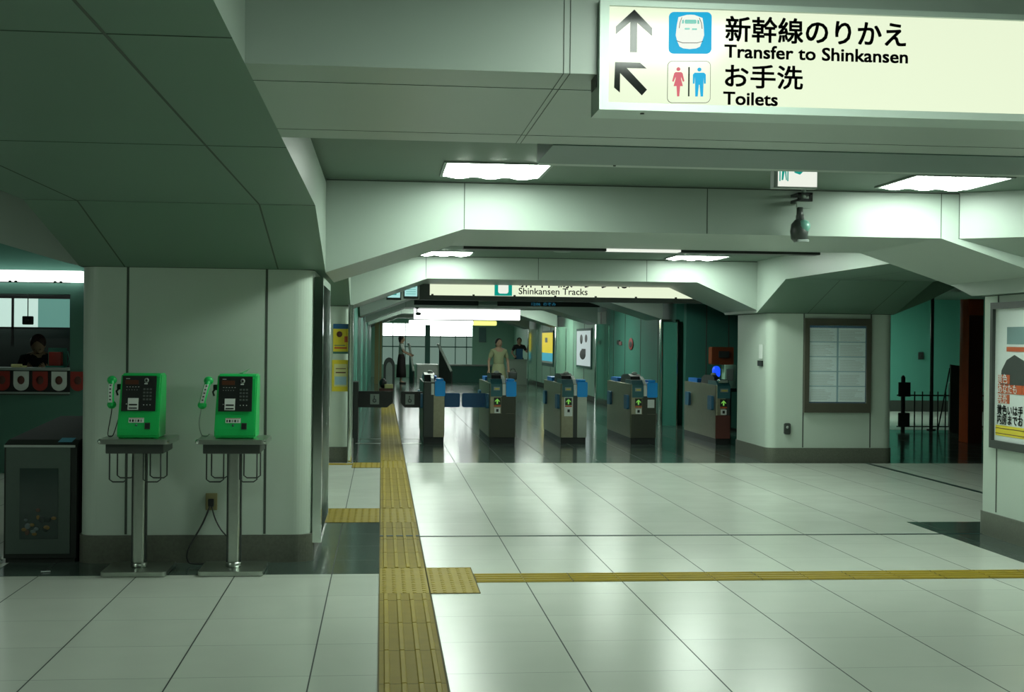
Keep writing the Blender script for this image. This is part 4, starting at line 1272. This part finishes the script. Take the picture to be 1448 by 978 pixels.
p3 = empty('notice', (4.02, 51.98, 1.72), 'grey notice on the pale green end wall', 'notice')
MB().box(-.14, .14, -.02, 0, -.28, .28).build('sheet', 'greygreen', p3)
MB().box(-.15, .15, -.01, 0.01, -.30, -.28).box(-.15, .15, -.01, .01, .28, .30).build('holder', 'grey', p3)
pg = empty('wall_sign', (5.275, 27.2, 1.45), 'oval red and black sign on the teal wall', 'sign')
MB().sph((-.01, 0, 0), .13, .06, 2.0, 1.0).build('plate', 'red', pg)
MB().sph((-.016, 0, -.01), .075, .06, 2.2, .9).build('symbol', 'black', pg)
pg = empty('wall_switch', (5.275, 28.7, 1.47), 'small dark and pink switch plate on the teal wall', 'switch')
MB().box(-.02, 0, -.2, .1, -.04, .06).build('plate', 'black', pg)
MB().box(-.022, -.004, -.45, -.2, -.05, .03).build('tag', 'signpink', pg)
M['signpink2'] = mat('dull_pink', (.35, .15, .15), .5)
bpy.data.objects['tag'].data.materials[0] = M['signpink2']

# orange fixture (card machine) behind the rightmost gate
of = empty('ticket_machine', (5.77, 21.6, 0), 'orange topped machine on a dark stand behind the rightmost gate', 'machine')
MB().rbox(-.20, .18, -.04, .18, 1.12, 1.42, .02, 0, 4, 'y').build('head', mat('dull_orange_paint', (0.24, 0.055, 0.015), .45), of)
MB().box(-.08, .10, -.05, -.038, 1.24, 1.35).build('screen', 'darkgrey', of)
MB().box(.02, .22, -.06, .16, .72, 1.12, 0, .01).box(.05, .17, -.066, -.06, .85, 1.05, 1).build('keypad_unit', ['palegreen', 'grey'], of, 'pale green lower unit')
MB().box(.06, .16, 0, .1, 0, .72).box(-.02, .26, -.06, .2, 0, .03).box(.0, .24, -.03, .18, .66, .72).build('stand', 'black', of)
bl = empty('warning_lamp', (5.32, 20.3, 0), 'blue lamp glowing above the rightmost gate', 'lamp')
MB().lathe([(.055, 0), (.065, .03), (.065, .12), (.045, .16), (.01, .17)], (0, 0, .95), 20).build('bulb', 'ledblue', bl)
MB().cyl((0, 0, .475), .02, .95).cyl((0, 0, .01), .08, .02).build('post', 'darkgrey', bl)

# ------------------------------------------------------------------ notices and timetable
n1 = empty('notice', (-.50, 15.797, 1.49), 'yellow notice with dark blue header on the left column, upper one', 'notice')
MB().box(-.085, .095, -.006, 0, -.18, .18).build('sheet', 'yellowpaper', n1)
MB().box(-.085, .095, -.008, -.006, .12, .18).build('header', 'navy', n1, 'dark blue header')
MB().box(-.085, .095, -.008, -.006, -.18, -.155).build('footer', 'tealdark', n1)
MB().cyl((-.01, -.008, .055), .035, .003, 'y', 20).box(.05, .09, -.009, -.006, -.04, .03, 1).box(-.07, .08, -.008, -.006, -.12, -.10, 1).box(-.07, .06, -.008, -.006, -.085, -.075, 2).build('print', ['brownred', 'orange', 'tealdark'], n1)
n2 = empty('notice', (-.50, 15.797, 1.045), 'pale notice with yellow border on the left column, lower one', 'notice')
MB().box(-.095, .095, -.005, 0, -.19, .19).build('border', 'yellowpaper', n2, 'yellow border')
MB().box(-.07, .085, -.008, -.005, -.13, .14).build('sheet', 'paleyellow', n2)
MB().box(-.06, .08, -.010, -.008, -.11, -.01).box(-.05, .07, -.010, -.008, .03, .045, 1).box(-.05, .07, -.010, -.008, .08, .09, 1).build('print', ['bluepaper', 'brownred'], n2)
# chrome corner of that column
struct(MB().rbox(-.405, -.345, 15.70, 15.78, 0.0, 1.9, .02), 'trim_6', 'chrome', 'polished steel corner post of the left column', 'trim')

tt = empty('timetable_case', (5.685, 15.80, 1.22), 'framed timetable in two columns of rows on the right column', 'timetable')
MB().box(-.43, .43, -.05, 0, -.59, -.47).box(-.43, .43, -.05, 0, .50, .59).box(-.43, -.37, -.05, 0, -.47, .50).box(.37, .43, -.05, 0, -.47, .50).build('frame', mat('brown_frame', (.075, .075, .055), .4, noise=.1), tt)
MB().box(-.37, .37, -.02, 0, -.47, .50).build('backing', 'navy', tt)
mb = MB().box(-.36, .36, -.024, -.02, -.455, .47, 0)
mb.box(-.012, .012, -.026, -.024, -.455, .47, 1)
for k in range(1, 5):
    zz = -.455 + k * .925 / 5 + .01
    mb.box(-.36, .36, -.026, -.024, zz - .006, zz + .006, 1)
rng = random.Random(3)
for side in (-.34, .03):
    for k in range(5):
        z0 = -.43 + k * .185
        for q in range(7):
            wd = rng.uniform(.18, .31)
            mb.box(side, side + wd, -.0255, -.024, z0 + q * .02, z0 + q * .02 + .009, 2)
mb.build('sheet', ['timesheet', 'bluepaper', mat('faint_print', (.62, .70, .70), .6)], tt, 'pale timetable sheet with blue rules')
MB().box(-.37, .37, -.045, -.04, -.47, .50).build('glass_front', mat('case_glass', (.6, .7, .66), .05, alpha=.08), tt)
ic_ = empty('intercom', (5.05, 15.80, .425), 'small grey call box low on the timetable column', 'call box')
MB().rbox(-.04, .04, -.03, 0, -.07, .07, .02, 0, 5, 'y').build('body', 'darkgrey', ic_)
MB().cyl((0, -.031, .02), .018, .004, 'y').build('speaker', 'grey', ic_)
sw = empty('wall_switch', (4.795, 16.1, 1.235), 'small black box on the side of the timetable column', 'switch')
MB().box(-.02, 0, -.10, .08, -.035, .035).build('box', 'black', sw)
MB().box(-.006, 0, -.08, .06, .06, .24).build('label_plate', 'white', sw)

pc2 = empty('poster_case', (4.74, 9.0, 0), 'tall framed poster case with Japanese text at the right edge', 'poster case')
MB().box(-.045, 0, .61, .65, .70, 1.82).box(-.045, 0, -.62, -.58, .70, 1.82).box(-.045, 0, -.58, .61, .70, .76).box(-.045, 0, -.58, .61, 1.77, 1.82).build('frame', 'darkgrey', pc2)
MB().box(-.02, 0, -.58, .61, .76, 1.77).build('sheet', 'paper', pc2)
mb = MB().box(-.023, -.02, -.58, .585, .80, .88, 0).box(-.024, -.023, -.58, .585, .815, .82, 1).box(-.024, -.023, -.58, .585, .855, .86, 1)
mb.build('yellow_band', ['yellowpaper', 'brownred'], pc2, 'yellow lower band')
MB().box(-.023, -.02, -.1, .42, 1.50, 1.63).build('photo', 'greygreen', pc2)
MB().prism([(.52, 1.18), (.5, 1.30), (.42, 1.38), (.30, 1.42), (.1, 1.36), (0.0, 1.25), (.05, 1.18)], -.023, -.02, 'x').build('picture', 'darkgrey', pc2)
mb = MB()
for j, (n_, zz) in enumerate(((2, 1.20), (5, 1.125), (2, 1.05))):
    for k in range(n_):
        y1 = .55 - k * .095
        mb.box(-.025, -.023, y1 - .088, y1, zz, zz + .068)
mb.box(-.025, -.023, .0, .42, 1.445, 1.48)
mb.build('orange_block', 'orange', pc2)
text('lettering', '黄色いは手', 0, .985, .082, 'ink', pc2, bold=.002, face='-x').location = (-.0255, .565, .968)
text('lettering', '内房までお', 0, .985, .082, 'ink', pc2, bold=.002, face='-x').location = (-.0255, .565, .895)
text('lettering', '黄色', 0, 1.2, .078, 'paper', pc2, face='-x').location = (-.0265, .555, 1.208)
text('lettering', 'あなたも', 0, 1.1, .078, 'paper', pc2, face='-x').location = (-.0265, .555, 1.133)
text('lettering', '発売', 0, 1.0, .078, 'paper', pc2, face='-x').location = (-.0265, .555, 1.058)

# ------------------------------------------------------------------ fence area on the right
fe = empty('metal_fence', (8.95, 21.8, 0), 'low black metal fence of vertical bars before the teal wall', 'fence')
MB().box(-.02, 2.0, -.012, .012, .60, .625).box(-.02, 2.0, -.012, .012, .06, .08).build('rail', 'black', fe)
for k in range(13):
    MB().cyl((.30 + k * .14, 0, .34), .012, .68, n=8).build('bar', 'black', fe)
MB().rbox(.06, .12, -.03, .03, 0, .93, .01, 0, 3).sph((.09, 0, .93), .03).build('post', 'black', fe)
MB().box(-.01, .21, -.045, -.02, .59, .84, 0, .01).build('board', 'darkgrey', fe)
MB().box(-.01, .20, -.045, -.02, .06, .31, 0, .01).build('board', 'darkgrey', fe)
po = empty('pole', (9.62, 21.95, 0), 'thin dark pole rising behind the low fence', 'pole')
MB().cyl((0, 0, 1.25), .03, 2.5, n=16).build('shaft', 'darkgrey', po)
MB().cyl((0, 0, .01), .08, .02, n=16).build('foot', 'darkgrey', po)
af = empty('folding_board', (9.80, 21.3, 0), 'dark folding board leaning behind the fence', 'board')
MB().faces([(-.19, -.12, 0), (.12, -.12, 0), (.16, .06, 1.13), (-.10, .06, 1.16), (-.19, -.08, 0), (.12, -.08, 0), (.16, .10, 1.13), (-.10, .10, 1.16)],
           [[0, 1, 2, 3], [4, 5, 6, 7], [0, 1, 5, 4], [1, 2, 6, 5], [2, 3, 7, 6], [3, 0, 4, 7]]).build('front_board', mat('board_brown_grey', (.10, .12, .095), .5), af)
MB().tube([(-.1, .1, 1.1), (-.17, .4, 0)], .012).tube([(.14, .1, 1.1), (.13, .4, 0)], .012).build('rear_leg', 'black', af)
cb = empty('cabinet', (10.38, 22.4, 0), 'dark low cabinet with a small bright object behind the fence', 'cabinet')
MB().box(-.12, .16, -.1, .3, 0, .82, 0, .01).build('body', 'darkgrey', cb)
MB().sph((.06, -.02, .90), .05, 1.2, 1, .7).build('bright_top', 'signwhite', cb, 'small bright lamp')
o = MB().box(8.90, 9.14, 19.0, 19.3, 0, 2.2, 0, .01).box(8.91, 9.13, 18.99, 19.0, 0, 1.95, 1).build('orange_pillar_box', ['orange', 'brownred']); tag(o, 'tall orange red vending pillar beside the poster column', 'pillar')
o = MB().box(-.06, .06, -.02, 0, -.08, .08, 0, .005).cyl((0, -.022, 0), .02, .006, 'y').build('wall_box', 'darkgrey', loc=(12.0, 27.98, 1.25)); tag(o, 'small dark box on the teal wall behind the fence', 'box')
